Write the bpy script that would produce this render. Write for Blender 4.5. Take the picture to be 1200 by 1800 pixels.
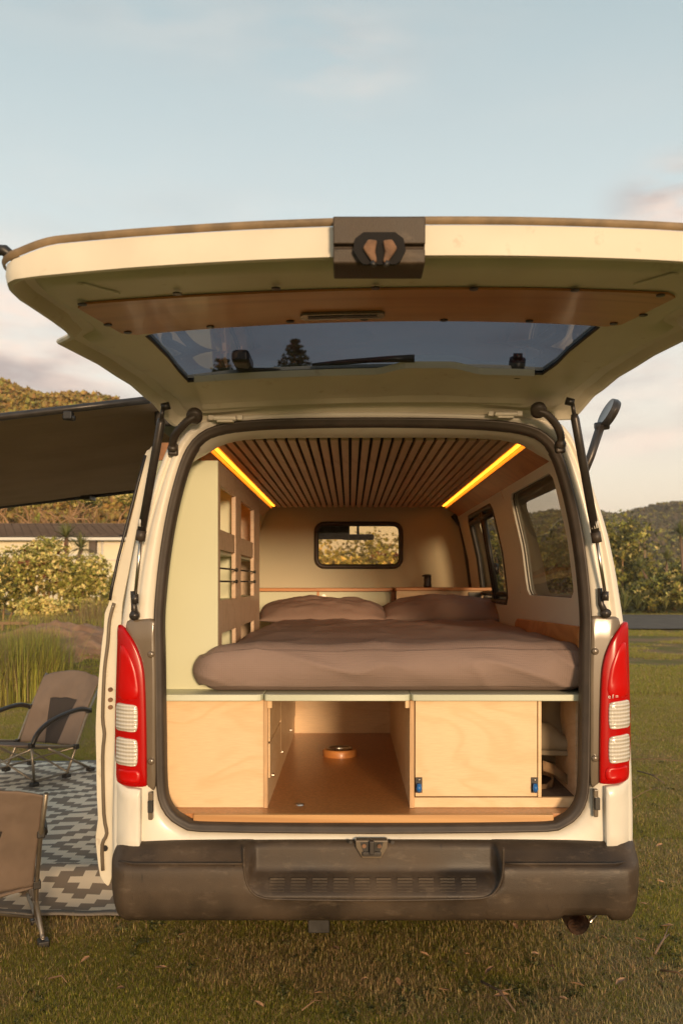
import bpy, bmesh, math, random
import numpy as np
from mathutils import Vector, Matrix, noise
random.seed(7); np.random.seed(7)
R = math.radians
scene = bpy.context.scene
for o in list(bpy.data.objects): bpy.data.objects.remove(o)

# ------------------------------------------------------------ camera
F, VX, VY, H = 1635.0, 615.0, 1023.0, 1.45      # focal (px of an 1800 px frame), vanishing point, eye height
cam = bpy.data.objects.new('camera', bpy.data.cameras.new('camera')); scene.collection.objects.link(cam)
cam.location = (0, 0, H); cam.rotation_euler = (R(90), 0, 0)
cam.data.sensor_fit = 'VERTICAL'; cam.data.sensor_height = 36; cam.data.lens = F/1800*36
cam.data.shift_x = -(VX-600)/1800; cam.data.shift_y = (VY-900)/1800
cam.data.clip_start = .05; cam.data.clip_end = 5000
cam.data.dof.use_dof = True; cam.data.dof.focus_distance = 3.25; cam.data.dof.aperture_fstop = 5.6
scene.camera = cam
scene.render.resolution_x = 682; scene.render.resolution_y = 1024

# ------------------------------------------------------------ sky and sun
SUN_EL, SUN_AZ = R(6.5), R(13)                  # low sun behind the camera, a little to its right
w = bpy.data.worlds.new('World'); scene.world = w; w.use_nodes = True
nt = w.node_tree; N = nt.nodes; L = nt.links; N.clear()
def wn(t, **k):
    n = N.new(t)
    for a, b in k.items(): setattr(n, a, b)
    return n
sky = wn('ShaderNodeTexSky', sky_type='NISHITA', sun_disc=False, sun_elevation=SUN_EL, sun_rotation=R(180)-SUN_AZ,
         air_density=1.3, dust_density=3.0, ozone_density=1.0)
bg = wn('ShaderNodeBackground'); out = wn('ShaderNodeOutputWorld'); bg.inputs['Strength'].default_value = .15
tc = wn('ShaderNodeTexCoord'); sep = wn('ShaderNodeSeparateXYZ'); L.new(tc.outputs['Generated'], sep.inputs[0])
# warm air low, grey teal high
ramp = wn('ShaderNodeValToRGB'); L.new(sep.outputs['Z'], ramp.inputs[0])
SKY_STOPS = [(0.0, (5.0, 3.95, 2.9)), (.09, (5.0, 4.35, 3.6)), (.2, (4.5, 4.35, 4.0)), (.36, (3.25, 3.65, 3.7)), (.55, (2.15, 2.68, 2.85)), (1.0, (1.7, 2.2, 2.5))]
e = ramp.color_ramp.elements
while len(e) < len(SKY_STOPS): e.new(.5)
for k, (p, c) in enumerate(SKY_STOPS): e[k].position = p; e[k].color = (c[0]/5, c[1]/5, c[2]/5, 1)
scl = wn('ShaderNodeVectorMath', operation='SCALE'); scl.inputs['Scale'].default_value = 6.2; L.new(ramp.outputs[0], scl.inputs[0])
mx = wn('ShaderNodeMixRGB'); mx.inputs[0].default_value = .78; L.new(sky.outputs[0], mx.inputs[1]); L.new(scl.outputs[0], mx.inputs[2])
# clouds: noise stretched along the horizon
mp = wn('ShaderNodeMapping'); mp.inputs['Scale'].default_value = (2.2, 2.2, 7.5); mp.inputs['Location'].default_value = (3.1, 1.7, .4); L.new(tc.outputs['Generated'], mp.inputs[0])
nz = wn('ShaderNodeTexNoise'); nz.inputs['Scale'].default_value = 1.5; nz.inputs['Detail'].default_value = 7; nz.inputs['Roughness'].default_value = .55; L.new(mp.outputs[0], nz.inputs[0])
cr = wn('ShaderNodeValToRGB'); cr.color_ramp.elements[0].position = .43; cr.color_ramp.elements[1].position = .63; L.new(nz.outputs[0], cr.inputs[0])
lo = wn('ShaderNodeMapRange'); lo.inputs[1].default_value = .02; lo.inputs[2].default_value = .42; lo.inputs[3].default_value = .9; lo.inputs[4].default_value = .04; L.new(sep.outputs['Z'], lo.inputs[0])
ml = wn('ShaderNodeMath', operation='MULTIPLY'); L.new(cr.outputs[0], ml.inputs[0]); L.new(lo.outputs[0], ml.inputs[1])
nz2 = wn('ShaderNodeTexNoise'); nz2.inputs['Scale'].default_value = 3.2; nz2.inputs['Detail'].default_value = 5; L.new(mp.outputs[0], nz2.inputs[0])
cc = wn('ShaderNodeMixRGB'); cc.inputs[1].default_value = (2.9, 2.5, 2.4, 1); cc.inputs[2].default_value = (5.6, 4.5, 3.8, 1)
cr2 = wn('ShaderNodeMapRange'); cr2.inputs[1].default_value = .38; cr2.inputs[2].default_value = .62; L.new(nz2.outputs[0], cr2.inputs[0]); L.new(cr2.outputs[0], cc.inputs[0])
mx2 = wn('ShaderNodeMixRGB'); 
acc = ml.outputs[0]
for (px_, py_, sx_, sz_, am) in ((1195,350,.06,.035,1.1),(60,600,.30,.085,.75),(1120,600,.22,.07,.55),(600,118,.07,.035,.22),(380,30,.25,.04,.12),(1110,785,.10,.02,.5)):
    d_ = Vector((px_-615, 1635, 1023-py_)).normalized()
    a1 = wn('ShaderNodeVectorMath', operation='SUBTRACT'); a1.inputs[1].default_value = d_; L.new(tc.outputs['Generated'], a1.inputs[0])
    a2 = wn('ShaderNodeVectorMath', operation='MULTIPLY'); a2.inputs[1].default_value = (1/sx_, 1/sx_, 1/sz_); L.new(a1.outputs[0], a2.inputs[0])
    a3 = wn('ShaderNodeVectorMath', operation='LENGTH'); L.new(a2.outputs[0], a3.inputs[0])
    a4 = wn('ShaderNodeMapRange'); a4.interpolation_type = 'SMOOTHSTEP'; a4.inputs[1].default_value = 1.5; a4.inputs[2].default_value = .1; a4.inputs[3].default_value = 0; a4.inputs[4].default_value = 1; L.new(a3.outputs['Value'], a4.inputs[0])
    a5 = wn('ShaderNodeMapRange'); a5.inputs[1].default_value = .36; a5.inputs[2].default_value = .58; a5.inputs[4].default_value = am
    n5 = wn('ShaderNodeTexNoise'); n5.inputs['Scale'].default_value = 4.5; n5.inputs['Detail'].default_value = 8; L.new(mp.outputs[0], n5.inputs[0]); L.new(n5.outputs[0], a5.inputs[0])
    a6 = wn('ShaderNodeMath', operation='MULTIPLY_ADD', use_clamp=True); L.new(a4.outputs[0], a6.inputs[0]); L.new(a5.outputs[0], a6.inputs[1]); L.new(acc, a6.inputs[2]); acc = a6.outputs[0]
L.new(acc, mx2.inputs[0]); L.new(mx.outputs[0], mx2.inputs[1]); L.new(cc.outputs[0], mx2.inputs[2])
L.new(mx2.outputs[0], bg.inputs['Color']); L.new(bg.outputs[0], out.inputs[0])
sl = bpy.data.lights.new('sun', 'SUN'); sl.energy = 3.1; sl.angle = R(9); sl.color = (1.0, .70, .42)
so = bpy.data.objects.new('sun', sl); scene.collection.objects.link(so)
sd = Vector((math.sin(SUN_AZ)*math.cos(SUN_EL), -math.cos(SUN_AZ)*math.cos(SUN_EL), math.sin(SUN_EL)))
so.rotation_euler = sd.to_track_quat('Z', 'Y').to_euler(); so.location = sd*50
scene.view_settings.view_transform = 'Standard'; scene.view_settings.look = 'None'
scene.view_settings.exposure = .38; scene.view_settings.gamma = 1
scene.render.engine = 'CYCLES'; scene.cycles.max_bounces = 8; scene.cycles.transparent_max_bounces = 24

# ------------------------------------------------------------ helpers
def P(px, py, Y): return Vector(((px-VX)*Y/F, Y, H+(VY-py)*Y/F))   # a measured point of the photo at its real distance
def PX(px, Y): return (px-VX)*Y/F
def PZ(py, Y): return H+(VY-py)*Y/F
XC = .073
def setp(o, label=None, cat=None, group=None, kind=None):
    if label: o['label'] = label
    if cat: o['category'] = cat
    if group: o['group'] = group
    if kind: o['kind'] = kind
    return o
def thing(name, label, cat, loc, group=None, rz=0):
    o = bpy.data.objects.new(name, None); scene.collection.objects.link(o); o.location = loc; o.rotation_euler = (0, 0, rz)
    o.empty_display_size = .1
    return setp(o, label, cat, group)
def link(name, me, mat, parent=None, smooth=False, bevel=0, local=False, seg=2):
    o = bpy.data.objects.new(name, me); scene.collection.objects.link(o)
    for m in (mat if isinstance(mat, (list, tuple)) else [mat]):
        if m and len(me.materials) < 9 and m.name not in [x.name for x in me.materials]: me.materials.append(m)
    if smooth: me.polygons.foreach_set('use_smooth', [True]*len(me.polygons))
    if bevel:
        b = o.modifiers.new('b', 'BEVEL'); b.width = bevel; b.segments = seg; b.limit_method = 'ANGLE'; b.angle_limit = R(35)
        me.polygons.foreach_set('use_smooth', [True]*len(me.polygons)); b.harden_normals = True
    if parent:
        o.parent = parent
        if not local:
            p = parent; M = Matrix()
            while p: M = (p.matrix_parent_inverse @ p.matrix_basis if p.parent else p.matrix_basis) @ M; p = p.parent
            o.matrix_parent_inverse = M.inverted()
    return o
def bmobj(name, bm, mat, parent=None, **k):
    bmesh.ops.recalc_face_normals(bm, faces=bm.faces)
    me = bpy.data.meshes.new(name); bm.to_mesh(me); bm.free(); return link(name, me, mat, parent, **k)
def pyobj(name, v, f, mat, parent=None, **k):
    me = bpy.data.meshes.new(name); me.from_pydata([tuple(x) for x in v], [], f); me.update()
    return link(name, me, mat, parent, **k)
def box(bm, x0, x1, y0, y1, z0, z1):
    v = [bm.verts.new(p) for p in ((x0,y0,z0),(x1,y0,z0),(x1,y1,z0),(x0,y1,z0),(x0,y0,z1),(x1,y0,z1),(x1,y1,z1),(x0,y1,z1))]
    for q in ((0,3,2,1),(4,5,6,7),(0,1,5,4),(1,2,6,5),(2,3,7,6),(3,0,4,7)): bm.faces.new([v[i] for i in q])
    return v
def boxo(name, x0, x1, y0, y1, z0, z1, mat, parent=None, **k):
    bm = bmesh.new(); box(bm, min(x0,x1), max(x0,x1), min(y0,y1), max(y0,y1), min(z0,z1), max(z0,z1))
    return bmobj(name, bm, mat, parent, **k)
def tube(bm, pts, r, n=8, cap=True):
    pts = [Vector(p) for p in pts]; rs = r if isinstance(r, (list, tuple)) else [r]*len(pts)
    rings = []; up = None
    for i, p in enumerate(pts):
        t = (pts[min(i+1, len(pts)-1)]-pts[max(i-1, 0)]).normalized()
        if up is None: up = t.orthogonal().normalized()
        up = (up-t*up.dot(t)); up = up.normalized() if up.length > 1e-6 else t.orthogonal().normalized()
        b = t.cross(up)
        rings.append([bm.verts.new(p+(up*math.cos(a)+b*math.sin(a))*rs[i]) for a in [2*math.pi*k/n for k in range(n)]])
    for a, b in zip(rings, rings[1:]):
        for k in range(n): bm.faces.new((a[k], a[(k+1)%n], b[(k+1)%n], b[k]))
    if cap: bm.faces.new(rings[0][::-1]); bm.faces.new(rings[-1])
def tubeo(name, pts, r, mat, parent=None, n=10, **k):
    bm = bmesh.new(); tube(bm, pts, r, n); return bmobj(name, bm, mat, parent, smooth=k.pop('smooth', True), **k)
def prism_xz(bm, poly, y0, y1):      # poly of (x,z); extruded along y
    a = [bm.verts.new((x, y0, z)) for x, z in poly]; b = [bm.verts.new((x, y1, z)) for x, z in poly]
    bm.faces.new(a); bm.faces.new(b[::-1])
    for i in range(len(a)): j = (i+1)%len(a); bm.faces.new((a[i], b[i], b[j], a[j]))
def prism_yz(bm, poly, x0, x1):
    a = [bm.verts.new((x0, y, z)) for y, z in poly]; b = [bm.verts.new((x1, y, z)) for y, z in poly]
    bm.faces.new(a); bm.faces.new(b[::-1])
    for i in range(len(a)): j = (i+1)%len(a); bm.faces.new((a[i], b[i], b[j], a[j]))
def rrect(x0, x1, z0, z1, r, n=5):
    o = []
    for cx, cz, a0 in ((x1-r, z1-r, 0), (x0+r, z1-r, 90), (x0+r, z0+r, 180), (x1-r, z0+r, 270)):
        for k in range(n+1): a = R(a0+90*k/n); o.append((cx+r*math.cos(a), cz+r*math.sin(a)))
    return o
def smoothloop(pts, sub=4, closed=True):
    o = []; n = len(pts)
    for i in range(n if closed else n-1):
        g = lambda j: Vector(pts[j % n] if closed else pts[max(0, min(n-1, j))])
        a, b, c, d = g(i-1), g(i), g(i+1), g(i+2)
        for k in range(sub):
            t = k/sub
            o.append(.5*((2*b)+(c-a)*t+(2*a-5*b+4*c-d)*t*t+(3*b-a-3*c+d)*t**3))
    if not closed: o.append(Vector(pts[-1]))
    return o
def raycast(loop, c, ang):           # star-shaped 2-D loop, hit of a ray from c
    d = Vector((math.cos(ang), math.sin(ang))); best = None
    for i in range(len(loop)):
        a = Vector(loop[i])-c; b = Vector(loop[(i+1) % len(loop)])-c; e = b-a
        den = d.x*e.y-d.y*e.x
        if abs(den) < 1e-12: continue
        t = (a.x*e.y-a.y*e.x)/den; u = (a.x*d.y-a.y*d.x)/den
        if t > 0 and -1e-6 <= u <= 1+1e-6 and (best is None or t > best): best = t
    return c+d*best
def bridge(bm, rings, close=True):
    n = len(rings[0])
    for a, b in zip(rings, rings[1:]):
        for k in range(n if close else n-1):
            j = (k+1) % n
            bm.faces.new((a[k], a[j], b[j], b[k]))
def interp(tab, x):
    if x <= tab[0][0]: return tab[0][1]
    for (a, fa), (b, fb) in zip(tab, tab[1:]):
        if x <= b: return fa+(fb-fa)*(x-a)/(b-a)
    return tab[-1][1]
def sstep(a, b, x): t = max(0, min(1, (x-a)/(b-a))); return t*t*(3-2*t)
def nz3(x, y, z, s=1, oct=3): return noise.fractal(Vector((x*s, y*s, z*s)), 1, 2, oct)

# ------------------------------------------------------------ materials
def mat(name, col, rough=.5, metal=0, var=0, vs=5, bump=0, bs=50, coat=0, spec=.5, vdet=4, stretch=None, col2=None, rvar=0, emit=None, estr=0, bstretch=None, sub=0, island=0):
    m = bpy.data.materials.new(name); m.use_nodes = True; t = m.node_tree; b = t.nodes['Principled BSDF']
    b.inputs['Base Color'].default_value = (*col, 1); b.inputs['Roughness'].default_value = rough; b.inputs['Metallic'].default_value = metal
    b.inputs['Specular IOR Level'].default_value = spec; b.inputs['Coat Weight'].default_value = coat; b.inputs['Coat Roughness'].default_value = .12
    if emit: b.inputs['Emission Color'].default_value = (*emit, 1); b.inputs['Emission Strength'].default_value = estr
    tcn = t.nodes.new('ShaderNodeTexCoord')
    last = None
    if var or col2:
        mpn = t.nodes.new('ShaderNodeMapping'); t.links.new(tcn.outputs['Object'], mpn.inputs[0])
        if stretch: mpn.inputs['Scale'].default_value = stretch
        n = t.nodes.new('ShaderNodeTexNoise'); n.inputs['Scale'].default_value = vs; n.inputs['Detail'].default_value = vdet; t.links.new(mpn.outputs[0], n.inputs[0])
        mr = t.nodes.new('ShaderNodeMapRange'); mr.inputs[1].default_value = .3; mr.inputs[2].default_value = .7; t.links.new(n.outputs[0], mr.inputs[0])
        x = t.nodes.new('ShaderNodeMixRGB'); t.links.new(mr.outputs[0], x.inputs[0])
        c2 = col2 or tuple(min(1, c*(1+var)) for c in col); c1 = tuple(c*(1-var) for c in col)
        x.inputs[1].default_value = (*c1, 1); x.inputs[2].default_value = (*c2, 1); last = x.outputs[0]
        if rvar:
            rr = t.nodes.new('ShaderNodeMapRange'); rr.inputs[1].default_value = .3; rr.inputs[2].default_value = .7; rr.inputs[3].default_value = max(.02, rough-rvar); rr.inputs[4].default_value = min(1, rough+rvar)
            t.links.new(n.outputs[0], rr.inputs[0]); t.links.new(rr.outputs[0], b.inputs['Roughness'])
    if island:
        g = t.nodes.new('ShaderNodeNewGeometry'); hs = t.nodes.new('ShaderNodeHueSaturation')
        mv = t.nodes.new('ShaderNodeMapRange'); mv.inputs[3].default_value = 1-island; mv.inputs[4].default_value = 1+island; t.links.new(g.outputs['Random Per Island'], mv.inputs[0]); t.links.new(mv.outputs[0], hs.inputs['Value'])
        mh = t.nodes.new('ShaderNodeMath'); mh.operation = 'MULTIPLY_ADD'; mh.inputs[1].default_value = .06; mh.inputs[2].default_value = .47
        mf = t.nodes.new('ShaderNodeMath'); mf.operation = 'FRACT'; mg = t.nodes.new('ShaderNodeMath'); mg.operation = 'MULTIPLY'; mg.inputs[1].default_value = 17.3
        t.links.new(g.outputs['Random Per Island'], mg.inputs[0]); t.links.new(mg.outputs[0], mf.inputs[0]); t.links.new(mf.outputs[0], mh.inputs[0]); t.links.new(mh.outputs[0], hs.inputs['Hue'])
        if last: t.links.new(last, hs.inputs['Color'])
        else: hs.inputs['Color'].default_value = (*col, 1)
        last = hs.outputs[0]
    if last: t.links.new(last, b.inputs['Base Color'])
    if bump:
        n2 = t.nodes.new('ShaderNodeTexNoise'); n2.inputs['Scale'].default_value = bs; n2.inputs['Detail'].default_value = 5
        if bstretch:
            mb = t.nodes.new('ShaderNodeMapping'); mb.inputs['Scale'].default_value = bstretch; t.links.new(tcn.outputs['Object'], mb.inputs[0]); t.links.new(mb.outputs[0], n2.inputs[0])
        else: t.links.new(tcn.outputs['Object'], n2.inputs[0])
        bp = t.nodes.new('ShaderNodeBump'); bp.inputs['Strength'].default_value = bump; bp.inputs['Distance'].default_value = .01
        t.links.new(n2.outputs[0], bp.inputs['Height']); t.links.new(bp.outputs[0], b.inputs['Normal'])
    if sub: b.inputs['Subsurface Weight'].default_value = sub
    return m
def woodmat(name, c1, c2, rough=.4, scale=3, dist=9, st=(1, 1, 1), coat=.1, fine=.12):
    m = mat(name, c1, rough, coat=coat); t = m.node_tree; b = t.nodes['Principled BSDF']; nn = t.nodes
    tcn = nn.new('ShaderNodeTexCoord'); mp = nn.new('ShaderNodeMapping'); mp.inputs['Scale'].default_value = st; t.links.new(tcn.outputs['Object'], mp.inputs[0])
    n = nn.new('ShaderNodeTexNoise'); n.inputs['Scale'].default_value = scale; n.inputs['Detail'].default_value = 2; n.inputs['Distortion'].default_value = .6; t.links.new(mp.outputs[0], n.inputs[0])
    mu = nn.new('ShaderNodeMath'); mu.operation = 'MULTIPLY'; mu.inputs[1].default_value = dist; t.links.new(n.outputs[0], mu.inputs[0])
    si = nn.new('ShaderNodeMath'); si.operation = 'SINE'; mu2 = nn.new('ShaderNodeMath'); mu2.operation = 'MULTIPLY'; mu2.inputs[1].default_value = 6.283; t.links.new(mu.outputs[0], mu2.inputs[0]); t.links.new(mu2.outputs[0], si.inputs[0])
    mr = nn.new('ShaderNodeMapRange'); mr.inputs[1].default_value = -1; mr.inputs[2].default_value = 1; t.links.new(si.outputs[0], mr.inputs[0])
    pw = nn.new('ShaderNodeMath'); pw.operation = 'POWER'; pw.inputs[1].default_value = 3; t.links.new(mr.outputs[0], pw.inputs[0])
    n3 = nn.new('ShaderNodeTexNoise'); n3.inputs['Scale'].default_value = 90; n3.inputs['Detail'].default_value = 3
    mp3 = nn.new('ShaderNodeMapping'); mp3.inputs['Scale'].default_value = (st[0]*.25, st[1]*.25, st[2]*1.6); t.links.new(tcn.outputs['Object'], mp3.inputs[0]); t.links.new(mp3.outputs[0], n3.inputs[0])
    x = nn.new('ShaderNodeMixRGB'); x.inputs[1].default_value = (*c1, 1); x.inputs[2].default_value = (*c2, 1); t.links.new(pw.outputs[0], x.inputs[0])
    x2 = nn.new('ShaderNodeMixRGB'); x2.blend_type = 'MULTIPLY'; x2.inputs[0].default_value = 1; t.links.new(x.outputs[0], x2.inputs[1])
    mr3 = nn.new('ShaderNodeMapRange'); mr3.inputs[1].default_value = .3; mr3.inputs[2].default_value = .7; mr3.inputs[3].default_value = 1-fine; mr3.inputs[4].default_value = 1; t.links.new(n3.outputs[0], mr3.inputs[0]); t.links.new(mr3.outputs[0], x2.inputs[2])
    t.links.new(x2.outputs[0], b.inputs['Base Color'])
    return m
def glassmat(name, tint, refl=.06, grough=.02):
    m = bpy.data.materials.new(name); m.use_nodes = True; t = m.node_tree; t.nodes.clear()
    o = t.nodes.new('ShaderNodeOutputMaterial'); tr = t.nodes.new('ShaderNodeBsdfTransparent'); tr.inputs[0].default_value = (*tint, 1)
    gl = t.nodes.new('ShaderNodeBsdfGlossy'); gl.inputs['Roughness'].default_value = grough
    g = t.nodes.new('ShaderNodeNewGeometry'); dt = t.nodes.new('ShaderNodeVectorMath'); dt.operation = 'DOT_PRODUCT'; t.links.new(g.outputs['Incoming'], dt.inputs[0]); t.links.new(g.outputs['Normal'], dt.inputs[1])
    ab = t.nodes.new('ShaderNodeMath'); ab.operation = 'ABSOLUTE'; t.links.new(dt.outputs['Value'], ab.inputs[0])
    om = t.nodes.new('ShaderNodeMath'); om.operation = 'SUBTRACT'; om.inputs[0].default_value = 1; t.links.new(ab.outputs[0], om.inputs[1])
    pw = t.nodes.new('ShaderNodeMath'); pw.operation = 'POWER'; pw.inputs[1].default_value = 5; t.links.new(om.outputs[0], pw.inputs[0])
    ad = t.nodes.new('ShaderNodeMath'); ad.operation = 'MULTIPLY_ADD'; ad.inputs[1].default_value = .6; ad.inputs[2].default_value = refl; ad.use_clamp = True; t.links.new(pw.outputs[0], ad.inputs[0])
    mx = t.nodes.new('ShaderNodeMixShader'); t.links.new(ad.outputs[0], mx.inputs[0]); t.links.new(tr.outputs[0], mx.inputs[1]); t.links.new(gl.outputs[0], mx.inputs[2]); t.links.new(mx.outputs[0], o.inputs[0])
    return m
M = {}
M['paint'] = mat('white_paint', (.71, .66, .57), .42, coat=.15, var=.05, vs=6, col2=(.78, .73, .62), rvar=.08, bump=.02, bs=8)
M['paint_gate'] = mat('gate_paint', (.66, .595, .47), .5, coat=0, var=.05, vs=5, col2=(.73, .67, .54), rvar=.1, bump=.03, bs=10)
M['dirty'] = mat('dirty_paint_edge', (.22, .15, .08), .6, var=.3, vs=25)
M['black'] = mat('black_plastic', (.022, .019, .017), .42, var=.25, vs=20, rvar=.1)
M['rubber'] = mat('black_rubber', (.05, .037, .028), .5, var=.25, vs=14)
M['bumper'] = mat('bumper_plastic', (.036, .026, .019), .5, var=.3, col2=(.085, .058, .036), vs=4.5, vdet=8, rvar=.12, bump=.12, bs=420, spec=.35)
M['surround'] = mat('lamp_surround', (.15, .115, .08), .25, var=.2, vs=5, coat=.5)
M['red'] = mat('red_lens', (.42, .002, .002), .22, coat=0, spec=.35)
M['red2'] = mat('red_reflector', (.52, .003, .002), .28, coat=0, spec=.35)
M['inner'] = mat('inner_cream', (.60, .605, .42), .5, var=.03, vs=3)
M['bulk'] = mat('bulkhead_lining', (.56, .52, .36), .6, var=.05, vs=3, bump=.05, bs=300)
M['lam'] = mat('pale_laminate', (.58, .60, .46), .4)
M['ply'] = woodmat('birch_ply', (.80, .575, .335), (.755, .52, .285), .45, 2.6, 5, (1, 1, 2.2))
M['plyedge'] = mat('ply_edge', (.55, .34, .17), .6, var=.3, vs=60, stretch=(8, .2, .2))
M['plyside'] = woodmat('brown_ply', (.66, .48, .33), (.60, .42, .27), .5, 3.2, 8, (1, 1, 1.6))
M['floor'] = mat('ply_floor', (.46, .19, .06), .33, var=.22, vs=110, coat=.15, vdet=6)
M['nose'] = woodmat('floor_nosing', (.62, .34, .13), (.5, .25, .09), .4, 2, 8, (.25, 1, 3))
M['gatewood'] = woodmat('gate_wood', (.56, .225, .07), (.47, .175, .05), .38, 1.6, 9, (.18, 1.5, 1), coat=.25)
M['orange'] = woodmat('bench_wood', (.62, .26, .075), (.52, .20, .05), .4, 2, 8, (.3, 1, 2))
M['slat'] = woodmat('slat_wood', (.74, .50, .32), (.66, .43, .27), .5, 5, 6, (1, .12, 1))
M['lining'] = mat('white_lining', (.72, .72, .65), .45)
M['felt'] = mat('black_felt', (.012, .01, .009), .95)
M['duvet'] = mat('taupe_cloth', (.262, .186, .157), .9, var=.06, vs=4, sub=0)
M['pillow'] = mat('pillow_cloth', (.245, .168, .135), .9, var=.06, vs=6, bump=.15, bs=600)
M['chair'] = mat('chair_fabric', (.20, .145, .11), .9, var=.1, vs=8, bump=.3, bs=500)
M['chairmesh'] = mat('chair_mesh', (.045, .035, .03), .9, bump=.3, bs=900)
M['awning'] = mat('awning_cloth', (.50, .34, .21), .9, var=.1, vs=3, bump=1, bs=3, bstretch=(.6, 7, 1))
M['steel'] = mat('steel', (.55, .5, .44), .3, metal=1, var=.1, vs=30)
M['tubes'] = mat('frame_tube', (.34, .29, .23), .4, metal=.8, var=.1, vs=30)
M['darkmetal'] = mat('dark_metal', (.055, .047, .042), .35, metal=.4, var=.2, vs=30)
M['rust'] = mat('rust', (.17, .09, .048), .8, var=.4, vs=40, bump=.4, bs=90)
M['blue'] = mat('blue_catch', (.015, .13, .42), .35)
M['white'] = mat('white_label', (.7, .66, .58), .5)
M['led'] = mat('led_strip', (.9, .5, .12), .5, emit=(1, .28, .014), estr=4.5)
M['glass_dark'] = glassmat('tinted_glass', (.10, .12, .155), .03)
M['glass_side'] = glassmat('side_glass', (.55, .52, .46), .05)
M['glass'] = glassmat('warm_tint_glass', (.97, .84, .62), .02)  # amber tint puts the orange light of the low sky into the panes
M['carpet'] = mat('grey_lining', (.12, .09, .07), .9, var=.2, vs=60)
M['clog'] = mat('clog_foam', (.27, .22, .15), .7, var=.1, vs=9)
M['strap'] = mat('webbing', (.26, .16, .08), .85, bump=.3, bs=300)
M['seat'] = mat('seat_fabric', (.09, .08, .075), .9, var=.2, vs=30)
def clearlens():
    m = mat('clear_lens', (.72, .68, .60), .12, coat=1, spec=.8); t = m.node_tree; b = t.nodes['Principled BSDF']; nn = t.nodes
    tcn = nn.new('ShaderNodeTexCoord'); wv = nn.new('ShaderNodeTexWave'); wv.bands_direction = 'Z'; wv.inputs['Scale'].default_value = 26; t.links.new(tcn.outputs['Object'], wv.inputs[0])
    w2 = nn.new('ShaderNodeTexWave'); w2.bands_direction = 'X'; w2.inputs['Scale'].default_value = 30; t.links.new(tcn.outputs['Object'], w2.inputs[0])
    ad = nn.new('ShaderNodeMixRGB'); ad.inputs[0].default_value = .14; t.links.new(wv.outputs[1], ad.inputs[1]); t.links.new(w2.outputs[1], ad.inputs[2])
    x = nn.new('ShaderNodeMixRGB'); x.inputs[1].default_value = (.50, .44, .36, 1); x.inputs[2].default_value = (.76, .71, .62, 1); t.links.new(ad.outputs[0], x.inputs[0]); t.links.new(x.outputs[0], b.inputs['Base Color'])
    bp = nn.new('ShaderNodeBump'); bp.inputs['Strength'].default_value = .6; bp.inputs['Distance'].default_value = .004; t.links.new(ad.outputs[0], bp.inputs['Height']); t.links.new(bp.outputs[0], b.inputs['Normal'])
    return m
M['clear'] = clearlens()
def grime(m, col=(.30, .17, .075), sc=16, lo=.60, hi=.78, amt=.55, st=(1, 1, 1)):
    t = m.node_tree; b = t.nodes['Principled BSDF']; src = b.inputs['Base Color'].links[0].from_socket; nn = t.nodes
    tcn = nn.new('ShaderNodeTexCoord'); mp = nn.new('ShaderNodeMapping'); mp.inputs['Scale'].default_value = st; t.links.new(tcn.outputs['Object'], mp.inputs[0])
    n = nn.new('ShaderNodeTexNoise'); n.inputs['Scale'].default_value = sc; n.inputs['Detail'].default_value = 9; n.inputs['Roughness'].default_value = .68; t.links.new(mp.outputs[0], n.inputs[0])
    mr = nn.new('ShaderNodeMapRange'); mr.inputs[1].default_value = lo; mr.inputs[2].default_value = hi; mr.inputs[4].default_value = amt; t.links.new(n.outputs[0], mr.inputs[0])
    x = nn.new('ShaderNodeMixRGB'); t.links.new(mr.outputs[0], x.inputs[0]); t.links.new(src, x.inputs[1]); x.inputs[2].default_value = (*col, 1); t.links.new(x.outputs[0], b.inputs['Base Color'])
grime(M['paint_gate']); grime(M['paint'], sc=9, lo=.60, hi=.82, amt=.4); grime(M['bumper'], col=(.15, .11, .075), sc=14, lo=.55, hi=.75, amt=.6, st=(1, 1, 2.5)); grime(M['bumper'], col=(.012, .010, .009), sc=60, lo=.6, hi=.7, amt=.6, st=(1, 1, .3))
grime(M['ply'], col=(.50, .30, .14), sc=40, lo=.68, hi=.76, amt=.5, st=(.4, 1, 1.5)); grime(M['floor'], col=(.55, .34, .17), sc=70, lo=.66, hi=.74, amt=.6)
def translucent(m, col, f):
    t = m.node_tree; b = t.nodes['Principled BSDF']; tl = t.nodes.new('ShaderNodeBsdfTranslucent'); tl.inputs[0].default_value = (*col, 1); ms = t.nodes.new('ShaderNodeMixShader'); ms.inputs[0].default_value = f
    t.links.new(b.outputs[0], ms.inputs[1]); t.links.new(tl.outputs[0], ms.inputs[2]); t.links.new(ms.outputs[0], t.nodes['Material Output'].inputs[0])
translucent(M['awning'], (.20, .11, .05), .3)
# waffle weave on the duvet
def waffle(m, s=95, st=.35):
    t = m.node_tree; b = t.nodes['Principled BSDF']; nn = t.nodes; tcn = nn.new('ShaderNodeTexCoord'); o = []
    for d in 'XYZ':
        wv = nn.new('ShaderNodeTexWave'); wv.bands_direction = d; wv.inputs['Scale'].default_value = s/3.14; wv.inputs['Distortion'].default_value = .6; t.links.new(tcn.outputs['Object'], wv.inputs[0]); o.append(wv.outputs[1])
    a = nn.new('ShaderNodeMath'); a.operation = 'ADD'; t.links.new(o[0], a.inputs[0]); t.links.new(o[1], a.inputs[1])
    c = nn.new('ShaderNodeMath'); c.operation = 'ADD'; t.links.new(a.outputs[0], c.inputs[0]); t.links.new(o[2], c.inputs[1])
    bp = nn.new('ShaderNodeBump'); bp.inputs['Strength'].default_value = st; bp.inputs['Distance'].default_value = .003; t.links.new(c.outputs[0], bp.inputs['Height']); t.links.new(bp.outputs[0], b.inputs['Normal'])
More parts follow.
